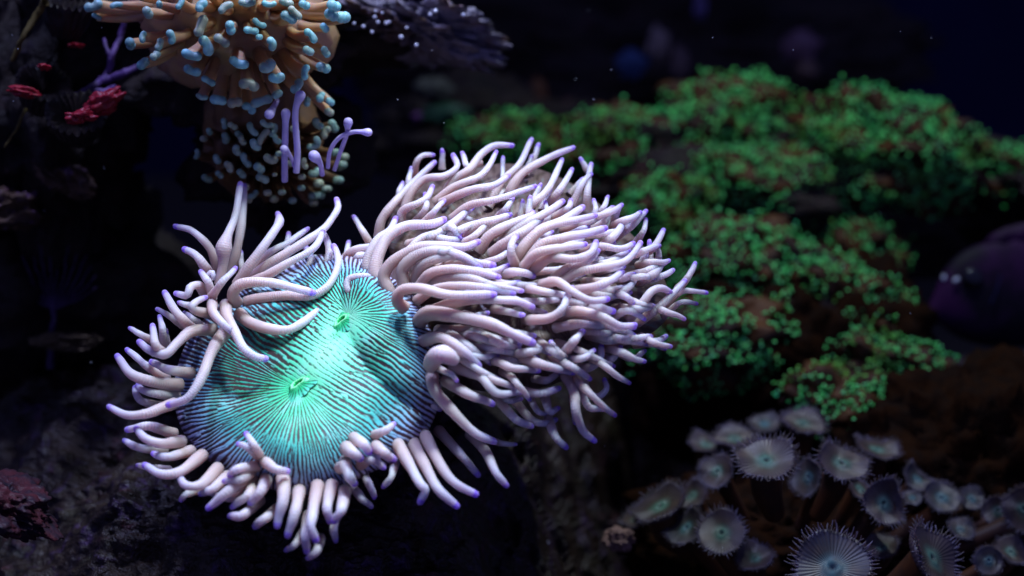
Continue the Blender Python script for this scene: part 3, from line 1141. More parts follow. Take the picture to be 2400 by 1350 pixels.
UP = [(70, 50, 75, 45, -20), (100, 145, 45, 25, 30), (270, 45, 55, 28, -10), (1005, 50, 60, 42, -50), (1215, 65, 70, 38, -35), (1400, 20, 72, 35, 0),
      (1590, 30, 62, 28, 5), (1000, 225, 90, 48, -70), (1255, 240, 58, 45, 80), (1180, 350, 70, 42, 35), (1045, 395, 85, 50, 65), (740, 320, 60, 36, 75),
      (640, 385, 55, 35, -70), (605, 480, 48, 38, -40), (500, 320, 50, 30, -80), (390, 380, 50, 45, 70), (500, 550, 60, 45, -40), (540, 110, 55, 45, 60),
      (920, 475, 85, 45, 15), (925, 610, 72, 42, 20), (1330, 540, 85, 45, 20), (1435, 265, 62, 35, 10), (1505, 200, 62, 28, 30), (1505, 320, 28, 28, 0),
      (1610, 380, 60, 40, 75), (1575, 570, 70, 50, -30), (1655, 670, 70, 45, -5), (1415, 735, 82, 48, 15), (1065, 700, 62, 32, 30), (1150, 865, 70, 48, 10),
      (1295, 888, 62, 46, -10), (1010, 835, 52, 25, 15), (1525, 875, 90, 45, -18), (1415, 935, 62, 38, 35), (1660, 815, 48, 38, -30), (1830, 745, 65, 42, -55),
      (1905, 625, 65, 35, -80), (1930, 440, 50, 40, 30), (1760, 150, 70, 45, 30), (1815, 110, 70, 35, 45), (1895, 40, 50, 40, 30), (1950, 310, 70, 35, 50),
      (2070, 240, 45, 35, 50), (2130, 130, 60, 50, 30), (2230, 150, 60, 55, 0), (2150, 50, 60, 50, 20), (2080, 450, 50, 35, 60), (2060, 585, 60, 45, 20),
      (2040, 840, 45, 38, -50), (1920, 880, 40, 30, -80), (2120, 880, 40, 35, 40), (2110, 970, 40, 35, 30), (640, 40, 34, 30, 80), (1740, 20, 60, 35, 20),
      (820, 30, 55, 30, -60), (1480, -60, 70, 40, 10), (1100, -50, 70, 40, -20), (1850, -40, 70, 40, 20), (450, -40, 70, 40, 20), (760, -70, 70, 40, 0)]
UP = [(200 + x / 3.692, y / 3.692, a / 3.692, b_ / 3.692, g) for x, y, a, b_, g in UP]
LOW = [(485, 540, 50, 30, 80), (350, 610, 35, 30, 60), (300, 675, 35, 34, 0), (495, 670, 52, 38, 80), (620, 640, 45, 35, 40), (740, 590, 70, 35, 55),
       (835, 660, 85, 35, -55), (765, 730, 60, 38, 50), (925, 600, 60, 35, -70), (960, 680, 50, 30, 50), (235, 815, 48, 27, -80), (680, 870, 70, 35, 60),
       (905, 855, 65, 42, 15), (985, 810, 38, 30, -10), (525, 930, 55, 38, 60), (640, 990, 48, 36, 45), (800, 940, 52, 42, 40), (830, 1035, 58, 40, 25),
       (330, 1035, 52, 36, 25), (940, 1000, 22, 20, 0), (1185, 1020, 33, 30, 0), (1300, 980, 58, 40, -25), (1210, 900, 50, 30, 75), (1490, 800, 45, 40, 0),
       (1335, 1080, 45, 42, 0), (1515, 1050, 48, 42, 0), (1570, 840, 40, 38, 0), (1550, 910, 42, 40, 0), (1530, 945, 25, 22, 0), (1410, 1130, 45, 30, 0),
       (1285, 1195, 43, 38, 0), (1290, 1255, 40, 35, 0), (1100, 1235, 36, 36, 0), (935, 1220, 40, 40, 0), (875, 1165, 35, 33, 0), (1005, 1160, 35, 32, 0),
       (750, 1180, 50, 30, -40), (710, 1215, 40, 28, 80), (690, 1110, 30, 25, 80), (1325, 690, 40, 35, 60), (1400, 620, 60, 38, -60), (1470, 560, 60, 42, 60),
       (1330, 540, 60, 38, 50), (1290, 740, 60, 35, -20), (1350, 1190, 42, 36, 0), (870, 540, 60, 30, 20), (650, 690, 44, 30, 60), (420, 860, 46, 32, 60),
       (600, 780, 50, 34, 70), (440, 1000, 40, 30, 40), (1180, 1120, 36, 32, 0), (560, 560, 46, 30, 30), (1080, 900, 40, 30, 20), (1120, 600, 46, 30, 40)]
LOW = [(400 + x / 3.856, 150 + y / 3.856, a / 3.856, b_ / 3.856, g) for x, y, a, b_, g in LOW]

ham_up = hammer('hammer_coral', 'golden hammer coral with turquoise kidney shaped tips on long fleshy arms', UP, (560, 10), (225, 200, 0.055), 0.800, M_HAM, M_TIP, 0.55, 3, (330, 260, 0.085), 1.55)
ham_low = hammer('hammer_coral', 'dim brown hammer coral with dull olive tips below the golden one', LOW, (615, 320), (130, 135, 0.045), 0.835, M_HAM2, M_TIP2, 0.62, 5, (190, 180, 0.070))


def sweeper(pts, r, rb, d):
    pts = [(400 + x / 3.856, 150 + y / 3.856) for x, y in pts]
    S = spline([(x, y, d + 0.02 * (1 - i / (len(pts) - 1))) for i, (x, y) in enumerate(pts)], 30)
    r /= 3.856
    rb /= 3.856
    R = []
    L = np.concatenate([[0], np.cumsum(np.linalg.norm(np.diff(S[:, :2], axis=0), axis=1))])
    for i in range(30):
        rem = (L[-1] - L[i]) / max(rb, 1e-6)
        q = r + (rb - r) * math.exp(-(rem / 1.1) ** 2)
        R.append(q * K * d)
    tv, tf, tu = tube([W(*p) for p in S], R, 12, True)
    part('sweeper_tentacle', mesh('sweeper_tentacle', tv, tf, tu), M_SWEEP, ham_low)


sweeper([(1135, 980), (1145, 800), (1135, 650), (1125, 500), (1135, 380), (1172, 285)], 30, 48, 0.745)
sweeper([(1030, 1060), (1030, 850), (1035, 650), (1040, 445)], 30, 44, 0.750)
sweeper([(1480, 960), (1540, 780), (1590, 640), (1604, 525)], 20, 43, 0.752)
sweeper([(1420, 940), (1440, 790), (1520, 670), (1650, 615), (1785, 618)], 20, 38, 0.748)
sweeper([(1370, 1000), (1350, 900), (1295, 830)], 24, 52, 0.745)
sweeper([(1120, 930), (1080, 830), (1025, 770)], 18, 38, 0.748)
sweeper([(960, 330), (920, 410), (890, 455)], 26, 46, 0.742)

# ------------------------------------------------------------------ rocks around them
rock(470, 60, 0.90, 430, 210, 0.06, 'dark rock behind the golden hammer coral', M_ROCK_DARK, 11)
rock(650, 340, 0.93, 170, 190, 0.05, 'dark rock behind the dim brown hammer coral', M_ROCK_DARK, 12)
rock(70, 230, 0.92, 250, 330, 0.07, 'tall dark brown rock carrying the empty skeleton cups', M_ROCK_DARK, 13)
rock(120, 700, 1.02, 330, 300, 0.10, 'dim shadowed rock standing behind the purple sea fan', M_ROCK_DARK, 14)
rock(975, 70, 0.90, 185, 58, 0.05, 'pale crusted rock ledge dotted with tiny beads painted as sparkles', M_ROCK_PALE, 15, 0.5, ang=-12, detail=0.3)
rock(155, 415, 0.87, 66, 34, 0.02, 'small green and violet crusted stone on the dark rock', M_ROCK_PURPLE, 16, ang=-35)
rock(20, 490, 0.87, 70, 45, 0.03, 'small violet crusted stone beside the green crusted one', M_ROCK_PURPLE, 17)
rock(10, 1180, 0.72, 120, 60, 0.03, 'reddish crusted stone lying on the rock bed', plain_mat('dark_red_crust', (0.060, 0.010, 0.016), 0.6, 0.3, vs=110, bump=0.004, col2=(0.016, 0.009, 0.018)), 18, ang=-25, seg=140, detail=0.14)
rock(2400, 490, 1.20, 120, 85, 0.05, 'grey crusted rock behind the dark purple fish', M_ROCK, 19, detail=0.35)

M_TISSUE = plain_mat('orange_brown_tissue', (0.017, 0.006, 0.002), 0.9, 0.04, vs=90, bump=0.003, col2=(0.010, 0.005, 0.003))
# rocks that carry the green polyp mats
rock(1750, 480, 1.26, 620, 190, 0.12, 'long brown rock ridge under the upper green polyp mats', M_ROCK_DARK, 21, 0.3)
rock(1850, 860, 1.08, 330, 260, 0.10, 'brown rock under the lower green polyp mats', M_TISSUE, 22, 0.3)
rock(2260, 1120, 0.93, 280, 250, 0.07, 'brown rock mound under the button polyps', M_TISSUE, 23, 0.3)
rock(1800, 1280, 0.90, 320, 170, 0.06, 'low brown rock under the button polyp cluster', M_TISSUE, 24, 0.3)

# ------------------------------------------------------------------ green star polyp colonies
M_MAT = plain_mat('brown_polyp_mat', (0.090, 0.036, 0.010), 0.6, 0.15, 0.0, col2=(0.025, 0.015, 0.011), vs=50, bump=0.002)


def polyp_mat():
    m, nt, b = new_mat('green_polyp')
    g = N(nt)
    _, t, r = g.uv()
    c = g.ramp(t, [(0.0, (0.06, 0.03, 0.018)), (0.45, (0.05, 0.08, 0.025)), (0.66, (0.02, 0.34, 0.08)), (0.9, (0.07, 0.86, 0.13)), (1.0, (0.28, 0.98, 0.30))])
    pn = g.noise(g.pos(), 22, 2)
    c = g.mix(g.range(pn, 0.48, 0.66, 0, 0.75), c, (0.20, 0.36, 0.03))
    c = g.mix(g.range(g.noise(g.pos(), 400, 1), 0.56, 0.7, 0, 0.5), c, (0.05, 0.50, 0.42))
    nt.links.new(c, b.inputs['Base Color'])
    b.inputs['Roughness'].default_value = 0.5
    b.inputs['Specular IOR Level'].default_value = 0.12
    return m


M_POLYP = polyp_mat()


def polyp_geo(p, nrm, h, r, rn, vs, fs, uv):
    """a short stalk and an eight-armed head"""
    a = Vector((0.3, 0.5, 0.8))
    t1 = nrm.cross(a).normalized()
    t2 = nrm.cross(t1)
    base = len(vs)
    prof = [(0.0, 0.42, 0.0), (0.72, 0.34, 0.45), (0.80, 0.85, 0.72), (0.95, 1.08, 0.88), (1.10, 0.70, 1.0)]
    ns = 8
    ph = rn.uniform(0, 6.28)
    for (hh, rr, t) in prof:
        for k in range(ns):
            q = ph + 2 * math.pi * k / ns
            star = 1.12 if (k % 2 == 0 and t > 0.6) else 0.92 if t > 0.6 else 1
            v = p + nrm * h * hh + (t1 * math.cos(q) + t2 * math.sin(q)) * r * rr * star
            vs.append(v)
            uv.append((t, 0))
    for j in range(len(prof) - 1):
        for k in range(ns):
            k2 = (k + 1) % ns
            fs.append((base + j * ns + k, base + j * ns + k2, base + (j + 1) * ns + k2, base + (j + 1) * ns + k))
    fs.append(tuple(base + (len(prof) - 1) * ns + k for k in range(ns)))


def colony(label, px, py, d, rx, ry, rd, n, seed, single=0, ang=0, head=2.9, lo=-1.0):
    rn = random.Random(seed)
    vs, fs, f, c = lump(px, py, d, rx * 1.12, ry * 1.1, rd, 0.5, seed, 2.3, 64, ang, 0.08)
    root = empty('star_polyp_colony', c, label, 'coral')
    part('mat', mesh('mat', vs, fs), M_MAT, root)
    picks = []
    tries = 0
    for i in range(n * 5):
        z = 1 - 2 * (i + 0.5) / (n * 5)
        a = i * 2.399963 + rn.uniform(-0.3, 0.3)
        s = math.sqrt(max(0, 1 - z * z))
        dv = Vector((s * math.cos(a), z, s * math.sin(a)))
        dv = (dv + Vector((rn.gauss(0, 0.05), rn.gauss(0, 0.05), rn.gauss(0, 0.05)))).normalized()
        if dv.z < -0.25 or dv.y < lo:
            continue
        if noise.noise(dv * 2.3 + Vector((seed * 1.7, 0, 0))) < -0.28:
            continue
        p = f(dv)
        e = 0.04
        t1 = dv.orthogonal().normalized()
        t2 = dv.cross(t1)
        nr = (f((dv + t1 * e).normalized()) - p).cross(f((dv + t2 * e).normalized()) - p).normalized()
        if nr.dot(p - c) < 0:
            nr = -nr
        nr = (nr + Vector((rn.gauss(0, .25), rn.gauss(0, .25) - 0.15, rn.gauss(0, .25) + 0.35))).normalized()
        picks.append((dv.z + 0.5 * rn.random(), p, nr))
    picks.sort(key=lambda q: -q[0])
    picks = picks[:int(n * 1.9)]
    px_m = K * d
    V, Fc, U = [], [], []
    for i, (_, p, nr) in enumerate(picks):
        h = px_m * rn.uniform(10, 24)
        r = px_m * head * rn.uniform(0.7, 1.25)
        if i < single:
            v1, f1, u1 = [], [], []
            polyp_geo(p - nr * h * 0.1, nr, h, r, rn, v1, f1, u1)
            part('polyp', mesh('polyp', v1, f1, u1), M_POLYP, root)
        else:
            polyp_geo(p - nr * h * 0.1, nr, h, r, rn, V, Fc, U)
    if V:
        part('polyps', mesh('polyps', V, Fc, U), M_POLYP, root, 'stuff')
    return root


colony('small dim green polyp mat behind the topmost violet tips', 1190, 330, 1.22, 105, 50, 0.03, 260, 31)
colony('low green polyp mat left of the dark hole in the ridge', 1430, 350, 1.20, 130, 80, 0.035, 420, 32)
colony('rounded green polyp hump on the ridge crest above the dark hole', 1700, 310, 1.20, 165, 100, 0.04, 640, 33)
colony('broad green polyp mound at the open end of the ridge', 2080, 360, 1.16, 205, 115, 0.045, 900, 34, ang=-12)
colony('green polyp mat hanging below the ridge crest', 1770, 440, 1.16, 170, 75, 0.035, 480, 35, ang=-12)
colony('narrow green polyp mat right of the swept violet tips', 1550, 500, 1.12, 95, 75, 0.03, 330, 36)
colony('thin green polyp strip trailing off the broad mound', 2370, 390, 1.20, 110, 32, 0.025, 170, 37)
colony('loose green polyp patch beside the tentacle ends', 1700, 620, 1.05, 130, 95, 0.03, 380, 38, ang=20)
colony('brown green polyp mound in the middle of the lower rock', 1930, 700, 1.04, 150, 90, 0.035, 520, 39, 60, ang=-25)
colony('green polyp lobe reaching towards the coral tentacles', 1670, 800, 0.99, 140, 85, 0.03, 430, 40, 100, ang=5)
colony('bright green polyp ledge over bare orange brown tissue', 2110, 880, 0.99, 150, 62, 0.03, 330, 41, 70, ang=-18, lo=-0.45)
colony('bright green dotted polyp patch above the button polyps', 1975, 950, 0.95, 105, 75, 0.025, 300, 42, 70, ang=-10)
colony('sparse green polyp streak at the mat edge near the frilled polyps', 2260, 985, 0.97, 70, 26, 0.018, 70, 43, 0, ang=-30)
colony('green polyp bridge joining the middle mound to the bright ledge', 2045, 785, 1.01, 85, 42, 0.025, 150, 45, 0, ang=-25)
colony('faint green polyp tuft on the far rock', 2010, 590, 1.14, 90, 60, 0.025, 110, 44)

# ------------------------------------------------------------------ button polyps (zoanthids)


def zo_mat(name, c0, c1, c2, c3):
    m, nt, b = new_mat(name)
    g = N(nt)
    _, u, v = g.uv()
    s = g.math('MULTIPLY_ADD', g.math('SINE', g.math('MULTIPLY', u, 2 * math.pi * 44)), 0.5, 0.5)
    c = g.ramp(v, [(0.0, c0), (0.16, c1), (0.5, c2), (0.95, c3), (1.0, c3)])
    c = g.mix(g.math('MULTIPLY', s, g.range(v, 0.15, 0.5, 0.1, 0.55)), c, (0.05, 0.035, 0.03))
    c = g.mix(g.range(g.noise(g.pos(), 130, 3), 0.45, 0.7, 0, 0.5), c, (0.10, 0.065, 0.04))
    nt.links.new(c, b.inputs['Base Color'])
    g.bump(s, 0.4, 0.0004, b)
    b.inputs['Roughness'].default_value = 0.45
    return m


M_ZO = zo_mat('button_polyp_disc', (0.02, 0.05, 0.045), (0.08, 0.19, 0.13), (0.050, 0.038, 0.025), (0.056, 0.036, 0.048))
M_ZO_B = zo_mat('blue_button_polyp_disc', (0.02, 0.06, 0.10), (0.07, 0.17, 0.17), (0.038, 0.042, 0.036), (0.050, 0.045, 0.065))
M_ZT = plain_mat('button_polyp_fringe', (0.15, 0.13, 0.19), 0.5, 0.2, 0.2, vs=200, col2=(0.08, 0.065, 0.06))
M_ZS = plain_mat('button_polyp_stalk', (0.085, 0.030, 0.010), 0.5, 0.25, 0.1, vs=60, col2=(0.04, 0.018, 0.012))


def button(label, px, py, d, rx, ry, ang, seed, blue=False, fold=0.0, stalk=True, up=1):
    """rx, ry: half axes of the rim as seen; ang: turn of the long axis, degrees anticlockwise"""
    rn = random.Random(seed)
    c = W(px, py, d)
    s = K * d
    ca, sa = math.cos(math.radians(ang)), math.sin(math.radians(ang))
    e1 = RGT * ca + UPV * sa
    e2v = UPV * ca - RGT * sa
    cosT = min(0.97, ry / rx)
    sinT = math.sqrt(1 - cosT * cosT)
    e2 = e2v * cosT + FWD * sinT * up
    nz = e1.cross(e2).normalized()
    if nz.dot(FWD) > 0:
        nz = -nz
    R = rx * s
    root = empty('button_polyp', c - nz * R * 0.6, label, 'polyp')
    na, nr = 64, 14

    def P(a, q):
        h = 0.16 * q ** 2.2 + 1.5 * fold * q * q * math.cos(2 * a + seed) + (0.07 * math.sin(3 * a + seed) + 0.05 * math.sin(5 * a + seed * 2)) * q * q
        if q < 0.14:
            h += 0.05 - 0.10 * (1 - q / 0.14)
        else:
            h += 0.05 * math.exp(-((q - 0.14) / 0.09) ** 2)
        rq = q * (1 + 0.09 * noise.noise(Vector((math.cos(a) * 1.5, math.sin(a) * 1.5, seed))))
        return c + (e1 * math.cos(a) + e2 * math.sin(a)) * R * rq + nz * R * h
    vs, fs, uv = [], [], []
    for i in range(na + 1):
        a = 2 * math.pi * i / na
        for j in range(nr):
            q = (j / (nr - 1))
            vs.append(P(a, max(q, 0.012)))
            uv.append((i / na, q))
        vs.append(c + (e1 * math.cos(a) + e2 * math.sin(a)) * R * 0.98 + nz * R * (-0.04))
        uv.append((i / na, 1))
        vs.append(c + (e1 * math.cos(a) + e2 * math.sin(a)) * R * 0.55 - nz * R * 0.25)
        uv.append((i / na, 1))
    n = nr + 2
    for i in range(na):
        for j in range(n - 1):
            fs.append((i * n + j, (i + 1) * n + j, (i + 1) * n + j + 1, i * n + j + 1))
    part('disc', mesh('disc', vs, fs, uv), M_ZO_B if blue else M_ZO, root)
    V, F_, U = [], [], []
    nt_ = int(34 + rx * 0.18)
    for row in range(2):
        for k in range(nt_):
            a = 2 * math.pi * (k + 0.5 * row + rn.uniform(-0.2, 0.2)) / nt_
            o = (e1 * math.cos(a) + e2 * math.sin(a))
            p0 = P(a, 0.97 - 0.05 * row)
            L = R * rn.uniform(0.16, 0.36)
            tw = (e1 * -math.sin(a) + e2 * math.cos(a)) * rn.uniform(-0.4, 0.4)
            lift = 0.75 if row else 0.15
            p1 = p0 + (o * 0.9 + nz * lift + tw * 0.5).normalized() * L * 0.5
            p2 = p1 + (o * 0.7 + nz * (lift + rn.uniform(-0.6, 0.9)) + tw).normalized() * L * 0.5
            tube(spline([tuple(p0), tuple(p1), tuple(p2)], 6), [R * 0.026 * (1 - 0.12 * q) for q in range(6)], 5, True, V, F_, U)
    part('tentacle_fringe', mesh('tentacle_fringe', V, F_, U), M_ZT, root, 'stuff')
    if stalk:
        q0 = c - nz * R * 0.1
        q1 = c - nz * R * 0.9 + Vector((0, 0, -R * 0.3))
        q2 = q1.lerp(W(px * 0.55 + 1840 * 0.45, py + 130, d + 0.02), 0.85)
        S = spline([tuple(q0), tuple(q1), tuple(q2)], 12)
        tv, tf, tu = tube(S, [R * (0.60 - 0.02 * k) for k in range(12)], 14, True)
        part('stalk', mesh('stalk', tv, tf, tu), M_ZS, root)
    return root


ZB = [  # zoom origin (1350, 900), scale 2.286
    ('large pale button polyp with glowing mint centre above brown stalks', 1020, 410, 0.80, 160, 95, 8, False, 0.05, True, 1),
    ('lavender button polyp with a notched rim beside the largest pale one', 1425, 425, 0.81, 135, 85, -15, False, 0.12, True, 1),
    ('folded button polyp with yellowish middle and frilly edge', 1650, 640, 0.80, 125, 110, -50, False, 0.22, True, 1),
    ('widest button polyp with fine radial lines, low beside the rock foot', 1375, 985, 0.76, 200, 165, 15, True, 0.03, True, 1),
    ('tilted oval button polyp with fringed rim and blue green centre', 1910, 935, 0.77, 185, 105, -52, False, 0.05, True, 1),
    ('round grey button polyp with a small dark mouth', 780, 800, 0.80, 128, 105, 20, False, 0.04, True, 1),
    ('flat edge on button polyp over an orange underside', 450, 655, 0.83, 150, 52, 28, False, 0.05, True, 1),
    ('small bluish and yellow button polyp under the flat one', 590, 770, 0.82, 110, 55, 45, True, 0.12, True, 1),
    ('narrow button polyp with a dark blue mouth between two wide ones', 1245, 500, 0.83, 100, 56, 72, True, 0.08, True, 1),
    ('pinkish half hidden button polyp left of the mint centred one', 755, 470, 0.84, 95, 72, 50, False, 0.06, True, 1),
    ('thin cream button polyp behind the mint centred one', 850, 295, 0.89, 115, 42, 5, False, 0.06, True, 1),
    ('frilled grey button polyp below the bright green patch', 1215, 215, 0.89, 120, 52, -8, False, 0.08, True, 1),
    ('pale blue button polyp at the back of the cluster', 1010, 215, 0.92, 80, 42, 5, True, 0.05, True, 1),
    ('closed ring shaped button polyp beside the dark rock', 2260, 680, 0.84, 78, 70, 70, False, 0.0, True, 1),
    ('blue centred button polyp in the chain along the rock', 1960, 610, 0.85, 98, 74, -10, True, 0.06, True, 1),
    ('small closed button polyp low on the dark rock', 2212, 945, 0.80, 76, 70, 60, True, 0.0, True, 1),
    ('purple button polyp cut by the picture edge beside the ring shaped one', 2400, 670, 0.82, 115, 70, 85, False, 0.04, True, 1),
    ('wide frilled button polyp high on the rock by the green streak', 2330, 120, 0.95, 140, 60, 5, False, 0.1, True, 1),
    ('small greenish button polyp in the chain along the rock', 2120, 615, 0.85, 66, 56, 0, True, 0.04, True, 1),
    ('long fringed button polyp over an orange stalk', 1610, 350, 0.87, 115, 42, -12, False, 0.1, True, 1),
    ('crumpled blue and pink button polyp beside the folded one', 1830, 510, 0.86, 85, 52, -30, True, 0.25, True, 1),
    ('grey button polyp over an orange stalk at the cluster edge', 700, 325, 0.90, 95, 40, -5, False, 0.08, True, 1),
    ('curled brown button polyp near the frame of the rock', 2340, 450, 0.92, 110, 62, 30, True, 0.2, True, 1),
    ('blurred lavender button polyp above the wide frilled one', 2350, 250, 0.95, 90, 52, 20, False, 0.1, True, 1),
    ('dim button polyp behind the flat edge on one', 330, 720, 0.88, 95, 38, 20, False, 0.1, True, 1),
    ('brown button polyp wedged between the grey and mint centred ones', 620, 600, 0.86, 90, 48, 35, False, 0.15, True, 1),
    ('shaded button polyp under the notched lavender one', 1520, 560, 0.84, 80, 46, -35, False, 0.12, True, 1),
    ('shaded brown button polyp between the widest and the tilted oval ones', 1640, 870, 0.81, 85, 58, 10, False, 0.1, True, 1),
    ('low dim button polyp at the foot of the grey one', 960, 930, 0.80, 100, 62, 12, False, 0.12, True, 1),
    ('ruffled button polyp at the foot of the small closed one', 2330, 900, 0.82, 90, 62, -20, False, 0.15, True, 1),
    ('dim button polyp in the gap above the tilted oval one', 2060, 780, 0.83, 72, 50, -15, True, 0.1, True, 1),
    ('tiny teal button polyp with upright fringe beside the folded one', 1800, 610, 0.84, 50, 36, 0, True, 0.1, True, 1),
]
for i, (lb, x, y, d, rx, ry, an, bl, fo, stk, up) in enumerate(ZB):
    button(lb, 1350 + x / 2.286, 900 + y / 2.286, d, rx / 2.286, ry / 2.286, an, 100 + i, bl, fo, stk, up)
button('pale violet button polyp standing alone below the fish', 2282, 885, 1.02, 46, 30, -15, 140, True, 0.05)

# ------------------------------------------------------------------ the fish
M_FISH = plain_mat('dark_purple_fish_skin', (0.032, 0.006, 0.045), 0.6, 0.12, vs=30, col2=(0.005, 0.003, 0.010))
M_LIP = plain_mat('blue_violet_lip', (0.20, 0.17, 0.48), 0.45, 0.4, vs=300)
M_EYE, _nt, _b = new_mat('fish_eye')
_b.inputs['Base Color'].default_value = (0.004, 0.004, 0.008, 1)
_b.inputs['Roughness'].default_value = 0.08
M_GLINT = plain_mat('pale_blue_glint', (0.75, 0.82, 1.0), 0.25, 0.5)  # pale colour for the painted glints on the fish head
FD = 1.06


def make_fish():
    top = [(2164, 738), (2180, 706), (2198, 665), (2215, 628), (2245, 596), (2300, 570), (2400, 553), (2560, 556), (2700, 610), (2790, 655)]
    bot = [(2164, 744), (2182, 754), (2205, 762), (2232, 782), (2270, 800), (2330, 812), (2440, 808), (2590, 780), (2710, 720), (2790, 695)]
    n = 40
    A_, B_ = spline(top, n), spline(bot, n)
    root = empty('purple_fish', W(2400, 700, FD), 'dark purple fish with blue lips facing the green polyp rock', 'fish')
    vs, fs = [], []
    m = 26
    for i in range(n):
        tx, ty = A_[i]
        bx, by = B_[i]
        h = math.hypot(tx - bx, ty - by) / 2
        cx, cy = (tx + bx) / 2, (ty + by) / 2
        wid = min(h, 12 + h * 0.24)
        for k in range(m):
            a = 2 * math.pi * k / m
            u = math.cos(a)
            x, y = cx + (tx - bx) / 2 * u, cy + (ty - by) / 2 * u
            vs.append(W(x, y, FD - math.sin(a) * wid * K * FD + (x - 2164) * 0.00002))
    for i in range(n - 1):
        for k in range(m):
            k2 = (k + 1) % m
            fs.append((i * m + k, i * m + k2, (i + 1) * m + k2, (i + 1) * m + k))
    fs.append(tuple(range(m)))
    fs.append(tuple((n - 1) * m + k for k in reversed(range(m))))
    part('body', mesh('body', vs, fs), M_FISH, root)

    def fin(name, up_, lo_, thick=2.0):
        N_ = 20
        U_, L_ = spline(up_, N_), spline(lo_, N_)
        v, f = [], []
        for i in range(N_):
            rip = 0.0012 * math.sin(i * 2.4)
            for (x, y) in (U_[i], L_[i]):
                for s in (-1, 1):
                    v.append(W(x, y, FD + rip + s * thick * 0.5 * K * FD))
        for i in range(N_ - 1):
            a, b_ = i * 4, (i + 1) * 4
            f += [(a, b_, b_ + 2, a + 2), (a + 1, a + 3, b_ + 3, b_ + 1), (a, a + 1, b_ + 1, b_), (a + 2, b_ + 2, b_ + 3, a + 3)]
        f += [(0, 2, 3, 1), ((N_ - 1) * 4, (N_ - 1) * 4 + 1, (N_ - 1) * 4 + 3, (N_ - 1) * 4 + 2)]
        part(name, mesh(name, v, f), M_FISH, root)
    fin('dorsal_fin', [(2310, 560), (2350, 535), (2450, 515), (2600, 520), (2740, 590), (2770, 650)], [(2310, 590), (2350, 580), (2450, 575), (2600, 580), (2720, 630), (2760, 660)])
    fin('anal_fin', [(2400, 790), (2500, 790), (2600, 760), (2740, 690)], [(2400, 810), (2480, 850), (2610, 835), (2750, 720)])
    fin('tail_fin', [(2780, 660), (2830, 620), (2900, 560)], [(2780, 690), (2830, 730), (2900, 800)])

    def ball(name, x, y, dd, r, mat, sq=(1, 1, 1), ang=0):
        v, f, _, _ = lump(x, y, FD - dd, r * sq[0], r * sq[1], r * sq[2] * K * FD, 0.0, 1, 1, 24, ang, 0.0)
        part(name, mesh(name, v, f), mat, root)
    ball('eye', 2280, 652, 0.0085, 24, M_EYE, (1, 1, 0.5))
    ball('lips', 2177, 740, 0.002, 14, M_LIP, (1.2, 0.95, 1.2), 40)
    ball('painted_glint', 2241, 656, 0.0092, 7.5, M_GLINT, (1.1, 0.7, 0.5), 30)  # two pale blobs painted as glints on the head
    ball('painted_glint', 2212, 651, 0.0045, 6, M_GLINT, (0.8, 1.2, 0.6), 0)
    # gill line
    S = spline([(2345, 645), (2335, 680), (2322, 710)], 10)
    tv, tf, tu = tube([W(x, y, FD - 0.0100) for x, y in S], [1.6 * K] * 10, 6)
    part('gill_line', mesh('gill_line', tv, tf, tu), plain_mat('blue_gill_line', (0.02, 0.02, 0.10), 0.6, 0.1), root)


make_fish()

# ------------------------------------------------------------------ upper-left details
M_CUP = plain_mat('black_coral_skeleton', (0.020, 0.013, 0.011), 0.5, 0.4, vs=160, bump=0.0015, col2=(0.006, 0.004, 0.004))
M_RED = plain_mat('red_sponge', (0.27, 0.012, 0.026), 0.45, 0.4, 0.3, (1, 0.2, 0.2), 0.003, vs=180, bump=0.0012, col2=(0.24, 0.008, 0.018))
M_PBR = plain_mat('purple_branch_skin', (0.12, 0.06, 0.20), 0.6, 0.3, vs=140, bump=0.0015, col2=(0.05, 0.03, 0.08))


def cup(label, px, py, d, r, rot, tilt, seed):
    """an empty fluted coral skeleton: radial blades round a hollow"""
    rn = random.Random(seed)
    c = W(px, py, d)
    s = K * d * r
    nz = (-FWD * math.cos(tilt) + (UPV * math.cos(rot) + RGT * math.sin(rot)) * math.sin(tilt)).normalized()
    e1 = nz.orthogonal().normalized()
    e2 = nz.cross(e1)
    vs, fs = [], []
    na = 96
    prof = [(0.06, -0.55), (0.35, -0.42), (0.7, -0.12), (0.95, 0.05), (1.08, 0.0), (1.0, -0.25), (0.8, -0.8), (0.5, -1.3)]
    n = len(prof)
    for i in range(na):
        a = 2 * math.pi * i / na
        rid = 0.16 if i % 4 < 1 else -0.05 if i % 4 == 2 else 0.03
        for j, (q, h) in enumerate(prof):
            w = rid * (1 if 0 < j < 5 else 0.4)
            rim = 1 + 0.12 * noise.noise(Vector((math.cos(a) * 1.7, math.sin(a) * 1.7, seed))) + 0.05 * rn.uniform(-1, 1) * (j in (3, 4))
            vs.append(c + (e1 * math.cos(a) + e2 * math.sin(a)) * s * q * rim + nz * s * (h + w))
    for i in range(na):
        i2 = (i + 1) % na
        for j in range(n - 1):
            fs.append((i * n + j, i2 * n + j, i2 * n + j + 1, i * n + j + 1))
    o = link('skeleton_cup', mesh('skeleton_cup', [v - c for v in vs], fs, smooth=False), M_CUP)
    o.location = c
    return tag(o, label, 'coral skeleton')


cup('empty black fluted coral cup above the flat red sponge', 105, 195, 0.815, 62, 0.5, 0.9, 1)
cup('lower empty black coral cup holding red sponge lumps', 180, 265, 0.805, 66, 0.2, 0.7, 2)
cup('crusted coral cup hanging at the top of the tall rock', 160, 12, 0.815, 60, 0.2, 1.3, 3)


def sponge(label, px, py, d, rx, ry, seed, ang=0):
    vs, fs, f, c = lump(px, py, d, rx, ry, 0.006, 0.5, seed, 1.8, 56, ang, 0.12)
    o = link('sponge', mesh('sponge', [v - c for v in vs], fs), M_RED)
    o.location = c
    return tag(o, label, 'sponge')


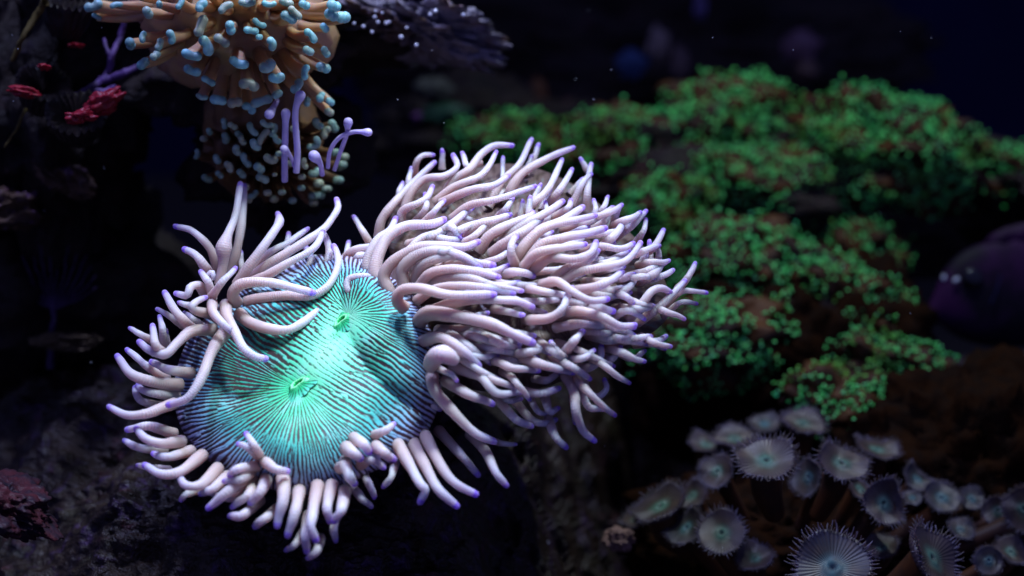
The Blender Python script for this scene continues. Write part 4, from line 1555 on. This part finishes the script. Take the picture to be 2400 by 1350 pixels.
sponge('flat red sponge leaf under the upper black cup', 56, 216, 0.792, 33, 12, 51, -8)
sponge('bumpy red sponge stretched along the lower cup rim', 243, 240, 0.785, 48, 22, 52, 28)
sponge('smooth red sponge lump inside the lower black cup', 186, 274, 0.772, 34, 14, 53, 8)
sponge('tiny red sponge bit on the rim of the upper cup', 104, 157, 0.78, 11, 7, 54)
sponge('thin red sponge sliver on the bare dark rock', 178, 107, 0.815, 16, 5, 55, -3)


def branches(name, label, cat, paths, d, mat):
    root = empty(name, W(*paths[0][0][0], d), label, cat)
    for pts, r in paths:
        S = spline(pts, 26)
        P = []
        R = []
        for i, (x, y) in enumerate(S):
            x += 5 * noise.noise(Vector((x * .05, y * .05, 1)))
            P.append(W(x, y, d + 0.006 * noise.noise(Vector((x * .02, y * .02, 9)))))
            R.append(r * (1.1 - 0.4 * i / 25) * (1 + 0.35 * noise.noise(Vector((x * .09, y * .09, 4)))) * K * d)
        tv, tf, tu = tube(P, R, 9, True)
        part('branch', mesh('branch', tv, tf, tu), mat, root)
    return root


branches('branching_coral', 'violet knobbly branching coral between the red sponge and golden coral', 'coral', [
    ([(160, 235), (205, 212), (250, 178), (262, 130), (280, 90), (290, 50)], 9), ([(235, 190), (275, 178), (320, 158), (350, 150)], 10),
    ([(262, 135), (248, 110), (246, 92)], 6), ([(215, 210), (240, 215), (265, 205)], 8)], 0.835, M_PBR)
M_FAN = plain_mat('dim_purple_fan', (0.055, 0.03, 0.085), 0.7, 0.2, vs=120)
fan_paths = [([(118, 860), (122, 800), (125, 745), (128, 715)], 9)]
rnf = random.Random(5)
for k in range(14):
    a = math.radians(20 + 140 * k / 13)
    L = rnf.uniform(80, 150)
    fan_paths.append(([(127, 725), (127 + math.cos(a) * L * 0.5, 720 - math.sin(a) * L * 0.45), (127 + math.cos(a) * L * 0.85, 715 - math.sin(a) * L)], 2.6))
branches('sea_fan', 'dim purple sea fan with thin branches on the shadowed rock', 'sea fan', fan_paths, 0.90, M_FAN)
M_ALG = plain_mat('brown_algae', (0.10, 0.075, 0.02), 0.8, 0.2, vs=200, bump=0.001)
branches('algae_strand', 'olive brown algae stalk leaning along the tall rock', 'algae', [([(105, 5), (80, 45), (55, 85), (32, 140)], 8), ([(60, 255), (40, 300), (12, 345)], 4)], 0.80, M_ALG)
rock(282, 705, 0.95, 16, 34, 0.008, 'small yellowish shell crusted stone on the shadowed rock', plain_mat('ochre_crust', (0.30, 0.20, 0.05), 0.7, vs=90, col2=(0.05, 0.06, 0.16)), 61, name='stone')
rock(160, 800, 0.90, 70, 22, 0.02, 'brown flat stone at the top of the rock bed', plain_mat('brown_crust', (0.14, 0.10, 0.05), 0.8, vs=90, bump=0.003), 62, name='stone')
rock(1450, 1265, 0.84, 34, 24, 0.01, 'pinkish rubble piece beside the button polyp cluster', plain_mat('pink_rubble', (0.34, 0.20, 0.16), 0.7, vs=140, bump=0.003), 63, name='stone')

# white beads on the ledge, standing in for its sparkling highlights
rnb = random.Random(3)
M_SPARK_SPECK = plain_mat('white_sparkle_and_speck', (0.85, 0.88, 1.0), 0.1, 0.8)  # white for the painted ledge sparkles and the drifting specks
bv, bf, _, _ = lump(0, 0, 1, 1, 1, K, 0, 1, 1, 16, 0, 0)
bc = W(0, 0, 1)
bme = mesh('sparkle_bead', [(v - bc) / K for v in bv], bf)
for (x, y) in [(830, 55), (852, 62), (872, 75), (878, 40), (886, 52), (896, 30), (880, 26), (905, 54), (912, 52), (953, 65), (940, 87), (976, 106), (1021, 26), (1008, 34), (1086, 35)]:
    o = link('sparkle_bead', bme, M_SPARK_SPECK)
    o.location = W(x, y, 0.832)
    r = rnb.uniform(3.2, 5.6) * K * 0.83
    o.scale = (r, r, r)
    tag(o, 'tiny white bead painted as a sparkle on the pale crusted ledge', 'sparkle_bead', 'painted sparkles on the rock ledge')

# far blurred growth at the back of the tank
far = [(1545, 105, 26, 40, (0.248, 0.189, 0.18), 'far pinkish cream coral knob in the dark background'),
       (1480, 150, 34, 28, (0.045, 0.09, 0.248), 'far blue coral knob in the dark background'),
       (1640, 18, 14, 30, (0.18, 0.135, 0.315), 'far lilac coral finger in the dark background'),
       (1875, 110, 42, 36, (0.18, 0.099, 0.135), 'far dusky pink coral knob in the dark background'),
       (1888, 165, 26, 22, (0.189, 0.117, 0.09), 'far brownish coral knob under the dusky pink one'),
       (1258, 230, 20, 44, (0.203, 0.086, 0.027), 'far orange sponge column behind the green mats'),
       (978, 275, 12, 12, (0.18, 0.054, 0.248), 'far violet dot of coral beside the rock ledge'),
       (1015, 210, 46, 28, (0.05, 0.055, 0.045), 'far grey green coral tuft under the rock ledge'),
       (1050, 270, 60, 26, (0.012, 0.06, 0.03), 'far dim green algae slope under the rock ledge'),
       (1760, 212, 14, 14, (0.135, 0.072, 0.18), 'far small mauve coral dot above the green ridge'),
       (1590, 150, 22, 40, (0.135, 0.09, 0.099), 'far mauve brown coral stem under the cream knob')]
for i, (x, y, a, b_, cl, lb) in enumerate(far):
    rock(x, y, 1.30 if x < 1100 else 1.60, a, b_, 0.012, lb, plain_mat('far_growth', cl, 0.6, vs=60), 70 + i, 0.4, seg=32, name='background_coral', cat='coral')
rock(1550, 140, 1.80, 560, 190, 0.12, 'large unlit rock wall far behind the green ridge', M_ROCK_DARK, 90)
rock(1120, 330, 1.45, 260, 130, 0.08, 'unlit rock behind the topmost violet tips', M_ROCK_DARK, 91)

# drifting specks in the water
rs = random.Random(9)
V, F_ = [], []
for k in range(45):
    x, y, d = rs.uniform(0, 2400), rs.uniform(0, 1350), rs.uniform(0.6, 0.95)
    p = W(x, y, d)
    r = rs.uniform(0.6, 1.5) * K * d
    b0 = len(V)
    V += [p + Vector(q) * r for q in ((1, 0, 0), (-1, 0, 0), (0, 1, 0), (0, -1, 0), (0, 0, 1), (0, 0, -1))]
    F_ += [tuple(b0 + i for i in t) for t in ((0, 2, 4), (2, 1, 4), (1, 3, 4), (3, 0, 4), (2, 0, 5), (1, 2, 5), (3, 1, 5), (0, 3, 5))]
o = link('drifting_specks', mesh('drifting_specks', V, F_), M_SPARK_SPECK)
tag(o, 'fine pale specks drifting in the water', 'specks', kind='stuff')
